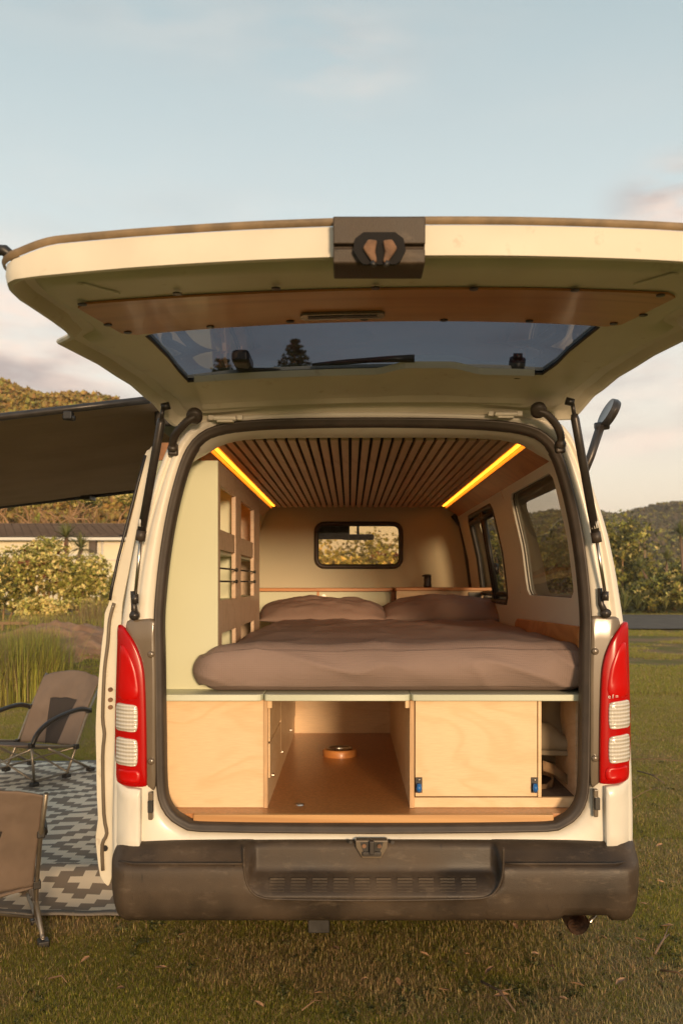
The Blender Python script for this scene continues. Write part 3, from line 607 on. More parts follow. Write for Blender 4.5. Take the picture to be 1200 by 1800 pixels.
# striker plate
sp = P(653,1492,2.945)
bm = bmesh.new(); prism_xz(bm, [(sp.x-.052, PZ(1477,2.95)), (sp.x+.052, PZ(1477,2.95)), (sp.x+.05, PZ(1490,2.95)), (sp.x+.03, PZ(1509,2.95)), (sp.x-.03, PZ(1509,2.95)), (sp.x-.05, PZ(1490,2.95))], 2.948, 2.985); st = bmobj('striker_plate', bm, M['surround'], van, bevel=.004)
bm = bmesh.new(); prism_xz(bm, [(sp.x-.037, PZ(1480,2.95)), (sp.x+.037, PZ(1480,2.95)), (sp.x+.022, PZ(1504,2.95)), (sp.x-.022, PZ(1504,2.95))], 2.9462, 2.9475); bmobj('striker_recess', bm, M['black'], st)
bm = bmesh.new(); box(bm, sp.x-.008, sp.x+.008, 2.93, 2.946, PZ(1500,2.95), PZ(1476,2.95)); box(bm, sp.x-.03, sp.x+.03, 2.938, 2.9455, PZ(1504,2.95), PZ(1496,2.95)); bmobj('striker', bm, M['darkmetal'], st, bevel=.003)
for s in (-1, 1):
    bm = bmesh.new(); tube(bm, [(sp.x+s*.024,2.946,PZ(1486,2.95)),(sp.x+s*.024,2.940,PZ(1486,2.95))], .007, 8); bmobj('bolt', bm, M['rust'], st)
    bm = bmesh.new(); tube(bm, [(sp.x+s*.066,2.952,PZ(1481,2.95)),(sp.x+s*.066,2.946,PZ(1481,2.95))], .006, 8); bmobj('bolt', bm, M['darkmetal'], st)
boxo('tow_bracket', PX(541,3.05), PX(579,3.05), 3.05, 3.09, PZ(1641,3.05), PZ(1612,3.05), M['black'], van, bevel=.004)
bm = bmesh.new(); pts = [(PX(1012,3.0)+.01,3.6,.375),(PX(1012,3.0),3.2,.365),(PX(1013,3.0),2.985,.352)]; tube(bm, pts, .036, 18, False); tube(bm, pts, .032, 18, False)
bmobj('exhaust_pipe', bm, M['rust'], van, smooth=True)
tubeo('tow_loop', [P(1035,1622,3.02), P(1050,1603,3.06)], .007, M['steel'], van, 6)
# ------------------------------------------------------------ tail lamps, surrounds, corner panels (both sides)
LAMP = [(203,1102),(211,1100),(222,1109),(236,1128),(246,1150),(252,1172),(255,1200),(257,1260),(258,1330),(258,1376),(255,1382),(240,1383),(215,1381),(200,1377),(197,1365),(196,1320),(196,1270),(198,1220),(200,1170),(202,1130)]
def wrapy(x): return .07*max(0, (abs(x-XC)-.765)/.08)**2
def yzmap(poly, side):
    o = []
    for px, py in poly:
        if side > 0: px = 2*655.5-px; py = py-5
        o.append((px, py))
    return o
def puff(name, poly, yb, yf, m, parent, inset=(.97,.90,.6), dome=.006):
    bm = bmesh.new(); n = len(poly); pw = [Vector((PX(x,2.97), PZ(y,2.97))) for x, y in poly]; pw = smoothloop(pw, 3); c = sum(pw, Vector((0,0)))/len(pw); rs = []
    for s, y in [(1, yb), (1, yf+.004), (inset[0], yf), (inset[1], yf-.002), (inset[2], yf-dome)]:
        rs.append([bm.verts.new(((c+(p-c)*s).x, y+wrapy((c+(p-c)*s).x), (c+(p-c)*s).y)) for p in pw])
    bridge(bm, rs); cv = bm.verts.new((c.x, yf-dome*1.1+wrapy(c.x), c.y)); l = rs[-1]
    for k in range(len(l)): bm.faces.new((l[k], l[(k+1) % len(l)], cv))
    return bmobj(name, bm, m, parent, smooth=True)
for side in (-1, 1):
    sur = puff('lamp_surround', yzmap([(222,1092),(245,1089),(269,1089),(271,1110),(273,1180),(273,1300),(272,1384),(262,1386),(256,1378),(240,1340),(232,1250),(230,1180),(220,1120)], side), 3.01, 2.978, M['surround'], van, (.99,.96,.7), .002)
    lamp = puff('tail_lamp', yzmap(LAMP, side), 3.02, 2.962, M['red'], van, (.985,.93,.6), .002)
    lamp['label'] = 'red and clear tail lamp on the %s rear corner' % ('left' if side < 0 else 'right')
    for y0, y1 in ((1238,1286),(1298,1346)):
        puff('clear_lens', yzmap([(202,y0),(222,y0-1),(238,y0+1),(243,y0+6),(244,(y0+y1)/2),(243,y1-6),(238,y1),(220,y1-1),(200.5,y1-3),(200,(y0+y1)/2)], side), 2.965, 2.9555, M['clear'], lamp, (.985,.94,.6), .001)
    puff('reflector', yzmap([(207,1353),(225,1353),(247,1354),(248,1374),(230,1375),(208,1373)], side), 2.965, 2.957, M['red2'], lamp, (.98,.95,.6), .0008)
    puff('upper_lens', yzmap([(210,1135),(222,1138),(236,1165),(243,1190),(244,1228),(205,1228),(206,1190),(208,1160)], side), 2.965, 2.9585, M['red2'] , lamp, (.96,.9,.6), .001)
    cp = puff('corner_panel', yzmap([(198,1381),(225,1385),(246,1387),(248,1395),(248,1440),(247,1487),(244,1494),(220,1492),(199,1487),(197,1440)], side), 3.03, 2.963, M['paint'], van, (.985,.96,.6), .002)
    q = yzmap([(262,1391),(270,1440)], side); x0, x1 = sorted((PX(q[0][0],2.98), PX(q[1][0],2.98)))
    hb = boxo('buffer_bracket', x0, x1, 2.965, 2.99, PZ(q[1][1],2.98), PZ(q[0][1],2.98), M['surround'], van, bevel=.004)
    boxo('rubber_buffer', x0+.001, x1+.003, 2.955, 2.97, PZ(q[1][1]-14,2.98), PZ(q[0][1]+14,2.98), M['black'], hb, bevel=.002)
    for py in (1150, 1338):
        p = yzmap([(266,py)], side)[0]; bm = bmesh.new(); q = P(p[0],p[1],2.975); tube(bm, [q, q+Vector((0,-.005,0)), q+Vector((0,-.008,0))], [.011,.011,.006], 12); bmobj('screw_cap', bm, M['surround'], sur, smooth=True)
# moulded marks on the right lamp
def text(name, s, size, loc, m, parent, rot=(R(90),0,0), align='CENTER'):
    cu = bpy.data.curves.new(name, 'FONT'); cu.body = s; cu.size = size; cu.extrude = .0004; cu.align_x = align
    t = bpy.data.objects.new(name, cu); scene.collection.objects.link(t); t.location = loc; t.rotation_euler = rot
    dg = bpy.context.evaluated_depsgraph_get(); me = bpy.data.meshes.new_from_object(t.evaluated_get(dg)); me.transform(Matrix.LocRotScale(Vector(loc), __import__('mathutils').Euler(rot), None))
    bpy.data.objects.remove(t); return link(name, me, m, parent)
text('lamp_marking', 'e f =', .018, (PX(1078,2.95), 2.957+wrapy(PX(1078,2.95)), PZ(1228,2.95)), M['white'], lamp)
# ------------------------------------------------------------ gas struts, bellows, hinges
for side, top, mid, low, end in ((-1,(287,716),(249,935),(238,1050),(236,1082)), (1,(1005,708),(1046,938),(1063,1045),(1065,1078))):
    T = P(*top, 2.86); E = P(end[0], end[1], 2.962); Lw = P(*low, 2.955); Md = P(*mid, 2.935)
    d = (Lw-T).normalized(); st = tubeo('gas_strut', [T+d*.035, T+d*.05, Md], [.010,.0135,.0135], M['darkmetal'], van, 14)
    st['label'] = 'black gas strut holding up the %s side of the tailgate' % ('left' if side < 0 else 'right')
    tubeo('strut_rod', [Md, Lw], .0055, M['steel'], st, 10); tubeo('strut_sleeve', [Md-d*.005, Md+d*.028], .0155, M['rubber'], st, 12); tubeo('strut_label', [Md-d*.04, Md-d*.018], .0142, M['white'], st, 12)
    tubeo('strut_neck', [T, T+d*.04], .0065, M['darkmetal'], st, 8)
    bm = bmesh.new(); tube(bm, [T+Vector((side*-.02,0,.006)), T+Vector((side*.004,0,0))], .012, 12); bmobj('ball_joint', bm, M['black'], st, smooth=True)
    bm = bmesh.new(); tube(bm, [Lw+Vector((0,0,.01)), Lw-Vector((0,0,.02))], .011, 10); tube(bm, [Lw+Vector((-.012,.02,.02)), Lw+Vector((-.008,.02,-.03)), E+Vector((0,.01,0))], [.008,.01,.012], 8); tube(bm, [E+Vector((0,.03,0)), E-Vector((0,.004,0))], .015, 12)
    bmobj('strut_bracket', bm, M['darkmetal'], st, smooth=True)
    # corrugated wiring tube
    pts = [(342,733),(330,740),(318,752),(308,765),(304,778),(304,790)] if side < 0 else [(946,723),(958,727),(970,738),(980,752),(985,768),(985,785)]
    ys = [2.90,2.90,2.91,2.93,2.96,2.975]; pl = smoothloop([P(a,b,y) for (a,b), y in zip(pts, ys)], 8, False)
    bm = bmesh.new(); tube(bm, pl, [.0115+.0018*(k % 2)+(.004 if k > len(pl)-6 else 0) for k in range(len(pl))], 12); bl = bmobj('wiring_gaiter', bm, M['rubber'], van, smooth=True)
    bm = bmesh.new(); q = pl[0]; tube(bm, [q+Vector((0,.01,.012)), q+Vector((0,-.002,0)), q+Vector((0,-.01,-.004))], [.024,.026,.014], 14); bmobj('gaiter_flange', bm, M['rubber'], bl, smooth=True)
    q = pl[-1]; boxo('gaiter_boot', q.x-.016, q.x+.016, 2.972, 2.995, q.z-.02, q.z+.02, M['rubber'], bl, bevel=.007)
    hx = 396 if side < 0 else 888; hy = 738 if side < 0 else 731
    q = P(hx, hy, 2.955); bm = bmesh.new(); box(bm, q.x-.026, q.x+.026, 2.945, 2.975, q.z-.008, q.z+.012); tube(bm, [(q.x-.036,2.945,q.z+.004),(q.x+.036,2.945,q.z+.004)], .008, 8); box(bm, q.x-.055, q.x-.036, 2.955, 2.97, q.z+.0, q.z+.016); box(bm, q.x+.036, q.x+.055, 2.955, 2.97, q.z+.0, q.z+.016)
    bmobj('tailgate_hinge', bm, M['paint'], van, bevel=.003)
# ------------------------------------------------------------ tailgate (part of the van)
ZC = [(1.78,2.086),(1.84,2.089),(2.05,2.101),(2.35,2.114),(2.6,2.10),(2.78,2.076),(2.90,2.042),(2.96,2.005),(3.02,1.972)]
def gz(x, y): u = x-XC; return interp(ZC, y)-.028*(u/.75)**2+.016*u
GO = [(0,3.015),(.55,3.01),(.645,3.0),(.655,2.98),(.705,2.86),(.752,2.70),(.826,2.40),(.782,2.362),(.776,2.3),(.776,2.2),(.782,2.0),(.775,1.92),(.762,1.87),(.74,1.845),(.69,1.836),(.5,1.826),(.25,1.82),(0,1.818)]
go = [(XC+a, b) for a, b in GO]+[(XC-a, b) for a, b in GO[-2:0:-1]]
GG = [(-.485,2.79),(-.35,2.775),(-.05,2.77),(.2,2.77),(.45,2.775),(.575,2.785),(.60,2.70),(.633,2.45),(.642,2.385),(.625,2.375),(.5,2.36),(.3,2.352),(.073,2.35),(-.2,2.354),(-.4,2.365),(-.50,2.378),(-.528,2.39),(-.52,2.45),(-.498,2.70)]
c = Vector((XC, 2.55)); NG = 420; ga = [2*math.pi*k/NG for k in range(NG)]
O_ = [raycast(go, c, a) for a in ga]; G_ = [raycast(GG, c, a) for a in ga]
bm = bmesh.new(); rs = []
def gring(f): return [bm.verts.new((p.x, p.y, gz(p.x, p.y)+dz)) for p, dz in f]
D = [(0,0),(.012,-.002),(.02,.006),(.032,.022),(.055,.024),(.07,.010),(.085,.0),(.11,-.002)]
for d, dz in D: rs.append(gring([(p+(q-p).normalized()*d, dz) for p, q in zip(O_, G_)]))
for t in (.25, .5, .75, 1.0): rs.append(gring([((p+(q-p).normalized()*.11).lerp(q, t), -.002) for p, q in zip(O_, G_)]))
rs.append(gring([(q, .004) for q in G_])); 
bridge(bm, rs)
# outside wall and top skin
def hgt(p): return (.058 if p.y < 1.95 else (.058-(.058-.012)*min(1, (p.y-1.95)/.3)))-.022*sstep(.64,.77,abs(p.x-XC))*(1-sstep(1.95,2.2,p.y))
edge = rs[0]; w1 = gring([(p+(p-c).normalized()*.004, hgt(p)*.5) for p in O_]); w2 = gring([(p+(p-c).normalized()*.002, hgt(p)) for p in O_])
w3 = gring([(p-(p-c).normalized()*.03, hgt(p)+.006) for p in O_]); w4 = gring([(q, .022) for q in G_]); w5 = gring([(q, .012) for q in G_])
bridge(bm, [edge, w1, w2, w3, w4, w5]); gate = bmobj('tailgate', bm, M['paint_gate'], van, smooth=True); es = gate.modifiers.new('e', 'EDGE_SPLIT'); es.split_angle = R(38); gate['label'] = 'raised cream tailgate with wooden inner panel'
# dark dirty seam along the free edge
bm = bmesh.new(); ro = []
for k in range(NG):
    p = O_[k]
    if p.y > 2.3: continue
    ro.append(p)
ro.sort(key=lambda p: p.x if p.y < 1.9 else p.x+math.copysign((p.y-1.9), p.x-XC))
r1, r2, r3 = [], [], []
for p in ro:
    o = (p-c).normalized()
    r1.append(bm.verts.new((p.x+o.x*.004, p.y+o.y*.004, gz(p.x,p.y)+hgt(p)))); r2.append(bm.verts.new((p.x+o.x*.012, p.y+o.y*.012, gz(p.x,p.y)+hgt(p)+.007))); r3.append(bm.verts.new((p.x+o.x*.009, p.y+o.y*.009, gz(p.x,p.y)+hgt(p)+.0145)))
bridge(bm, [r1, r2, r3], False); bmobj('hem_flange', bm, M['dirty'], gate, smooth=True)
# glass
bm = bmesh.new(); rs = [gring([(c.lerp(q, t), .008) for q in G_]) for t in (1, .7, .4, .15)]; bridge(bm, rs); bm.faces.new(rs[-1]); gl = bmobj('rear_window', bm, M['glass_dark'], gate, smooth=True)
bm = bmesh.new(); pts = [(q.x, q.y, gz(q.x,q.y)+.003) for q in G_]; tube(bm, pts+pts[:2], .005, 6, False); bmobj('window_seal', bm, M['rubber'], gate, smooth=True)
def gplate(name, X, Yf, nu, nv, dz, th, m, parent, **k):
    # X(u,v), Yf(u,v): u,v in 0..1
    bm = bmesh.new(); top = []; bot = []
    for i in range(nu+1):
        a, b = [], []
        for j in range(nv+1):
            u, v = i/nu, j/nv; x, y = X(u, v), Yf(u, v); z = gz(x, y)+dz
            a.append(bm.verts.new((x, y, z))); b.append(bm.verts.new((x, y, z+th)))
        top.append(a); bot.append(b)
    for i in range(nu):
        for j in range(nv):
            bm.faces.new((top[i][j], top[i+1][j], top[i+1][j+1], top[i][j+1])); bm.faces.new((bot[i][j], bot[i][j+1], bot[i+1][j+1], bot[i+1][j]))
    for i in range(nu):
        for j in (0, nv): bm.faces.new((top[i][j], top[i+1][j], bot[i+1][j], bot[i][j]))
    for j in range(nv):
        for i in (0, nu): bm.faces.new((top[i][j], top[i][j+1], bot[i][j+1], bot[i][j]))
    return bmobj(name, bm, m, parent, smooth=False, **k)
def hitgate(px, py, dz, a, b):
    for _ in range(40):
        m = (a+b)/2; s = PZ(py, m)-gz(PX(px,m), m)-dz
        if s < 0: a = m
        else: b = m
    return a
# wooden inner panel, ends slanting
hwp = lambda v: .668-.045*v-.03*(1-min(1, v/.08))-.03*max(0, (v-.9)/.1)**2
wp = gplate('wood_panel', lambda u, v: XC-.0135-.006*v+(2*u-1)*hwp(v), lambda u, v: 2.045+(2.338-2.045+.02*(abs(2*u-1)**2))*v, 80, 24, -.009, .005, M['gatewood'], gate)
for px, py in ((145,534),(312,515),(485,506),(660,505),(832,507),(1010,509),(1160,518),(190,570),(1130,553),(225,596),(1078,582),(370,577),(510,564),(640,560),(780,566),(930,570)):
    # screw caps: intersect the sight line with the panel
    Y = min(hitgate(px, py, -.009, 2.0, 2.36), 2.322)
    x = PX(px,Y); z = gz(x,Y)-.009; bm = bmesh.new(); tube(bm, [(x,Y,z),(x,Y,z-.003),(x,Y,z-.004)], [.010,.010,.004], 10); bmobj('screw_cap', bm, M['darkmetal'], wp)
gh = gplate('pull_handle', lambda u, v: PX(602,2.27)+(2*u-1)*.102*(1-.08*abs(2*v-1)**3), lambda u, v: 2.225+.055*v, 16, 4, -.016, .006, M['surround'], wp)
gplate('handle_slot', lambda u, v: PX(602,2.27)+(2*u-1)*.083, lambda u, v: 2.238+.024*v, 16, 2, -.0175, .001, M['black'], gh)
# trim panel between glass and hinges, with a hump over the wiper motor
hump = lambda x: .05*sstep(.07,.17,x)*(1-sstep(.29,.40,x))
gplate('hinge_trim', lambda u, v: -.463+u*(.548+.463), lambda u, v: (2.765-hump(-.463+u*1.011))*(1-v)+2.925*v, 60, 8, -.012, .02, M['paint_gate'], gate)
# pressed slots near the corners
for px in ((176,486,30,1),(1150,480,30,-1)):
    Y = 1.95; x = PX(px[0], Y)
    gplate('pressed_slot', lambda u, v, x=x, s=px[3]: x+(u-.5)*.016+s*(v-.5)*.05, lambda u, v: 1.90+.09*v, 2, 4, -.0065, .003, M['paint_gate'], gate)
# hinge-side channel + lamp corner bracket
bm = bmesh.new(); q = P(8,440,1.86); tube(bm, [q+Vector((-.02,0,.0)), q, q+Vector((.03,.01,-.022))], [.012,.012,.008], 8); bmobj('corner_buffer', bm, M['black'], gate, smooth=True)
# latch box
lx, ly = PX(665.5,1.80), 1.80
bm = bmesh.new(); zt, zb = PZ(383,1.79), PZ(467,1.79)
prism_yz(bm, [(1.79,zt),(1.772,zt-.004),(1.775,PZ(430,1.78)),(1.787,PZ(431,1.78)),(1.787,PZ(436,1.78)),(1.779,PZ(437,1.78)),(1.783,zb+.003),(1.79,zb),(1.87,zb),(1.87,zt)], lx-.088, lx+.088); lt = bmobj('latch_housing', bm, M['bumper'], gate, bevel=.003)
bm = bmesh.new(); hexp = [(-.046,.002),(-.050,-.020),(-.038,-.040),(-.03,-.047),(.03,-.047),(.040,-.040),(.050,-.020),(.046,.002),(.030,.014),(-.030,.014)]
prism_xz(bm, [(lx+a, PZ(424,1.775)+b) for a, b in hexp], 1.766, 1.7745); bmobj('latch_mouth', bm, M['felt'], lt)
for s, a in ((-1, -.012), (1, .014)):
    bm = bmesh.new(); X_ = lx+a; Z_ = PZ(428,1.775); prism_xz(bm, [(X_-s*.008,Z_+.001),(X_+s*.010,Z_+.003),(X_+s*.020,Z_-.014),(X_+s*.008,Z_-.032),(X_+s*.0,Z_-.044),(X_-s*.008,Z_-.040),(X_-s*.004,Z_-.02)], 1.757, 1.7655); bmobj('latch_jaw', bm, M['rust'], lt, bevel=.004)
    bm = bmesh.new(); tube(bm, [(X_+s*.002,1.761,Z_-.040),(X_-s*.003,1.760,Z_-.049)], [.006,.004], 8); bmobj('jaw_tip', bm, M['black'], lt, smooth=True)
# wiper, pivot and washer outside the glass
def onglass(px, py, dz=.016):
    Y = hitgate(px, py, dz, 2.3, 2.9)
    return Vector((PX(px,Y), Y, gz(PX(px,Y),Y)+dz))
wpd = bmesh.new(); tube(wpd, [onglass(548,641), onglass(600,637), onglass(650,633), onglass(690,631), onglass(728,630)], [.004,.008,.008,.01,.012], 8)
wi = bmobj('wiper_arm', wpd, M['darkmetal'], gate, smooth=True)
bm = bmesh.new(); tube(bm, [onglass(430,650), onglass(520,651), onglass(600,647), onglass(690,645)], [.006,.008,.008,.006], 6); bmobj('wiper_blade', bm, M['darkmetal'], wi, smooth=True)
a = onglass(431,655); b = onglass(431,626); boxo('high_brake_light', a.x-.026, a.x+.026, b.y, a.y, a.z, a.z+.04, M['darkmetal'], gate, bevel=.012)
a = onglass(906,655); b = onglass(906,640); bm = bmesh.new(); tube(bm, [a+Vector((0,0,-.01)), a+Vector((0,-.03,.035))], [.026,.024], 12); tube(bm, [a+Vector((0,-.03,.03)), a+Vector((0,-.035,.05))], [.015,.014], 10); bmobj('washer_nozzle', bm, M['darkmetal'], gate, smooth=True)
# ------------------------------------------------------------ sliding door standing open along the left side
bm = bmesh.new()
dl = [(262,790),(270,782),(274,790),(262,838),(250,890),(238,945),(226,1010),(216,1060),(214,1092),(212,1120),(210,1165),(208,1250),(208,1350),(207,1440),(206,1500),(194,1552),(187,1556),(176,1540),(170,1500),(168,1470),(172,1440),(170,1400),(169,1330),(168,1280),(171,1220),(179,1130),(182,1110),(184,1078),(190,1064),(196,1040),(210,990),(224,935),(240,870),(254,800)]
pl = smoothloop(dl, 2); n = len(pl); y0 = 3.17
pin = [Vector((PX(p.x,y0), PZ(p.y,y0))) for p in pl]
a = [bm.verts.new((p.x, y0, p.y)) for p in pin]; b = [bm.verts.new((p.x, y0+1.15, p.y)) for p in pin]
bm.faces.new(a); bm.faces.new(b[::-1])
for k in range(n): bm.faces.new((a[k], b[k], b[(k+1) % n], a[(k+1) % n]))
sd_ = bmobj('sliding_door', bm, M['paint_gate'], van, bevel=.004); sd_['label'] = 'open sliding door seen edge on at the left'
ridge = [P(a_,b_,y0-.004) for a_, b_ in ((201,1060),(193,1090),(190,1130),(184,1180),(181,1260),(184,1290),(181,1330),(183,1430),(188,1465),(180,1485),(181,1530))]
tubeo('door_channel', smoothloop(ridge,3,False), .007, M['surround'], sd_, 6)
ridge = [P(a_-1.5,b_,y0-.004) for a_, b_ in ((257,800),(244,850),(226,918),(210,980),(199,1030),(195,1055))]
tubeo('window_edge', ridge, .006, M['black'], sd_, 6)
for py in (1212,1230,1243):
    bm = bmesh.new(); q = P(195,py,y0-.004); tube(bm, [q, q-Vector((0,.008,0))], .008, 8); bmobj('door_stud', bm, M['rust'], sd_)
bm = bmesh.new(); q = P(185,1491,y0-.001); tube(bm, [q, q-Vector((0,.003,0))], .0105, 12); bmobj('drain_hole', bm, M['black'], sd_)
# drip ledge at the left pillar
# mirror on an arm at the right roof corner
a, b = P(1037,803,3.35), P(1056,745,3.35); ma = tubeo('mirror_arm', [a-Vector((.05,0,.12)), a, b], [.016,.016,.017], M['darkmetal'], van, 10)
tubeo('arm_joint', [b-Vector((.022,0,.012)), b+Vector((.026,0,-.004))], .016, M['black'], ma, 8)
q = P(1070,727,3.35); d = Vector((.42,0,.91)).normalized(); nn_ = Vector((.91,0,-.42))
bm = bmesh.new(); ctr = q; rs = []
for s, r in ((-.014,.05),(-.016,.056),(0,.06),(.014,.056),(.017,.04)):
    rs.append([bm.verts.new(ctr+nn_*s+(d*math.cos(t)*r*.9+Vector((0,1,0))*math.sin(t)*r*1.4)) for t in [2*math.pi*k/24 for k in range(24)]])
bridge(bm, rs); bm.faces.new(rs[0][::-1]); bm.faces.new(rs[-1]); bmobj('round_mirror', bm, M['darkmetal'], ma, smooth=False, bevel=.002)
# ============================================================ THINGS IN THE VAN
def roundbox(x0, x1, y0, y1, z0, z1, r, nx, ny, nz):
    bm = bmesh.new(); V = {}
    def vv(i, j, k):
        if (i,j,k) not in V:
            p = Vector((x0+(x1-x0)*i/nx, y0+(y1-y0)*j/ny, z0+(z1-z0)*k/nz))
            q = Vector((min(max(p.x, x0+r), x1-r), min(max(p.y, y0+r), y1-r), min(max(p.z, z0+min(r,(z1-z0)/2)), z1-min(r,(z1-z0)/2))))
            d = p-q
            if d.length > 1e-9: p = q+d.normalized()*min(r, max(abs(d.x), abs(d.y), abs(d.z)))
            V[(i,j,k)] = bm.verts.new(p)
        return V[(i,j,k)]
    for i in range(nx):
        for j in range(ny):
            bm.faces.new((vv(i,j,0), vv(i,j+1,0), vv(i+1,j+1,0), vv(i+1,j,0))); bm.faces.new((vv(i,j,nz), vv(i+1,j,nz), vv(i+1,j+1,nz), vv(i,j+1,nz)))
    for i in range(nx):
        for k in range(nz):
            bm.faces.new((vv(i,0,k), vv(i+1,0,k), vv(i+1,0,k+1), vv(i,0,k+1))); bm.faces.new((vv(i,ny,k), vv(i,ny,k+1), vv(i+1,ny,k+1), vv(i+1,ny,k)))
    for j in range(ny):
        for k in range(nz):
            bm.faces.new((vv(0,j,k), vv(0,j,k+1), vv(0,j+1,k+1), vv(0,j+1,k))); bm.faces.new((vv(nx,j,k), vv(nx,j+1,k), vv(nx,j+1,k+1), vv(nx,j,k+1)))
    return bm
bx0, bx1 = PX(331,3.07), XC+.755
bm = roundbox(bx0, bx1, 3.075, 5.48, BT+.001, 1.245, .095, 130, 150, 20)
for v in bm.verts:
    x, y, z = v.co; h = (z-BT)/(1.245-BT)
    # the side tucks in beside the shelf cabinet; the front corner flops out in front of it
    if x < -.30:
        t = sstep(3.16, 3.24, y); lim = CX+.004; k = (x-bx0)/(-.30-bx0)
        v.co.x = x+(1-k)*(lim-bx0)*t
        v.co.z -= (1-k)**2*.035*h*(1-.6*t)
    rg = 1-abs(nz3(x*1.2+3, y*.7, z, 2.6, 3)); n1 = nz3(x, y, z*2, 2.0, 3)*.012+(rg**4)*.007+nz3(x+9, y*.8, z, 6, 2)*.002
    fr = max(0, 1-(y-3.075)/.10)
    v.co.z += n1*h*1.1-.004*h*sstep(.35,.75,x)*fr
    v.co.y += fr*(nz3(x*1.5, 3, z*1.5, 3, 2)*.014+nz3(x+4, z*2, 1, 6, 2)*.002-.012*math.sin(h*math.pi)-.016*(1-abs(nz3(x*1.1+z*1.6, z*1.4, 7, 2.2, 2)))**6)
    # soft fold lines on the front
    for fx, fs in ((-.36,.05),(-.02,.06),(.1,.04),(.47,.05),(.68,.03)):
        dd = (x-fx-.25*(h-.3)*fs/.05*.4)/fs
        v.co.y += fr*.006*math.exp(-dd*dd)*(1-h)
    if h < .25 and fr > 0: v.co.y -= .006*(.25-h)/.25*fr; 
dv_ = bmobj('bed_cover', bm, M['duvet'], None, smooth=True)
setp(dv_, 'thick taupe waffle weave duvet spread over the bed platform in the van', 'duvet')
def pillow(name, cx, cy, z0, w_, d_, h_, rz, tilt, label, sd):
    bm = bmesh.new(); nu, nv = 56, 36; G = {}
    for s in (1, -1):
        for i in range(nu+1):
            for j in range(nv+1):
                if s < 0 and (i in (0, nu) or j in (0, nv)): G[(s,i,j)] = G[(1,i,j)]; continue
                u, v = -1+2*i/nu, -1+2*j/nv
                t = ((1-abs(u)**2.6)**.55)*((1-abs(v)**2.4)**.6)
                px = u*w_/2*(1-.07*(1-abs(u)**2)*0-.05*(v*v)*(1-0)); px = u*w_/2*(1-.06*v*v*abs(u)**0+.0); py = v*d_/2*(1-.10*(1-u*u)*0-.09*u*u*.6)
                # pulled corners
                px *= 1+.05*(abs(u)**6)*(abs(v)**6); 
                wr = nz3(u*1.5+sd, v*1.2, s, 2.2, 4)*.012+(1-abs(nz3(u*1.2+sd, v*2, 5, 1.3, 2)))**5*.007+.01*math.sin(9*v+4*u+sd)*abs(u)**3
                z = s*t*h_/2*(1.0 if s > 0 else .55)+wr*t+(0 if s < 0 else .0)
                G[(s,i,j)] = bm.verts.new((px, py, z))
    for s in (1, -1):
        for i in range(nu):
            for j in range(nv):
                q = [G[(s,i,j)], G[(s,i+1,j)], G[(s,i+1,j+1)], G[(s,i,j+1)]]
                if len(set(q)) == 4: bm.faces.new(q)
    bmesh.ops.rotate(bm, verts=bm.verts, matrix=Matrix.Rotation(R(tilt), 3, 'X')); bmesh.ops.rotate(bm, verts=bm.verts, matrix=Matrix.Rotation(R(rz), 3, 'Z'))
    mz = min(v.co.z for v in bm.verts); bmesh.ops.translate(bm, verts=bm.verts, vec=(0, 0, -mz))
    o = bmobj(name, bm, M['pillow'], None, smooth=True); o.location = (cx, cy, z0); return setp(o, label, 'pillow', 'pillows on the bed')
pillow('pillow', PX(567,5.05), 5.13, 1.217, .70, .42, .165, 2, 9, 'puffy brown pillow at the left, lying beside the shelf cabinet', 1.3)
pillow('pillow', PX(783,5.08), 5.16, 1.215, .695, .42, .175, -1, 9, 'puffy brown pillow at the right, lying near the side windows', 7.9)
# dark flask on the bench
q = P(751,1035,5.8); fl = thing('drinking_flask', 'small dark flask standing on the wooden bench top', 'flask', (q.x, 5.8, 1.4165))
bm = bmesh.new(); lathe(bm, (q.x,5.8,1.4165), [(.001,0),(.024,0),(.026,.01),(.022,.03),(.024,.055),(.022,.06)], 20); bmobj('body', bm, M['darkmetal'], fl, smooth=True)
bm = bmesh.new(); lathe(bm, (q.x,5.8,1.4165), [(.022,.060),(.024,.066),(.022,.08),(.001,.082)], 20); tube(bm, [(q.x-.02,5.8,1.4165+.074),(q.x-.034,5.8,1.4165+.07)], .005, 6); bmobj('lid', bm, M['black'], fl, smooth=True)
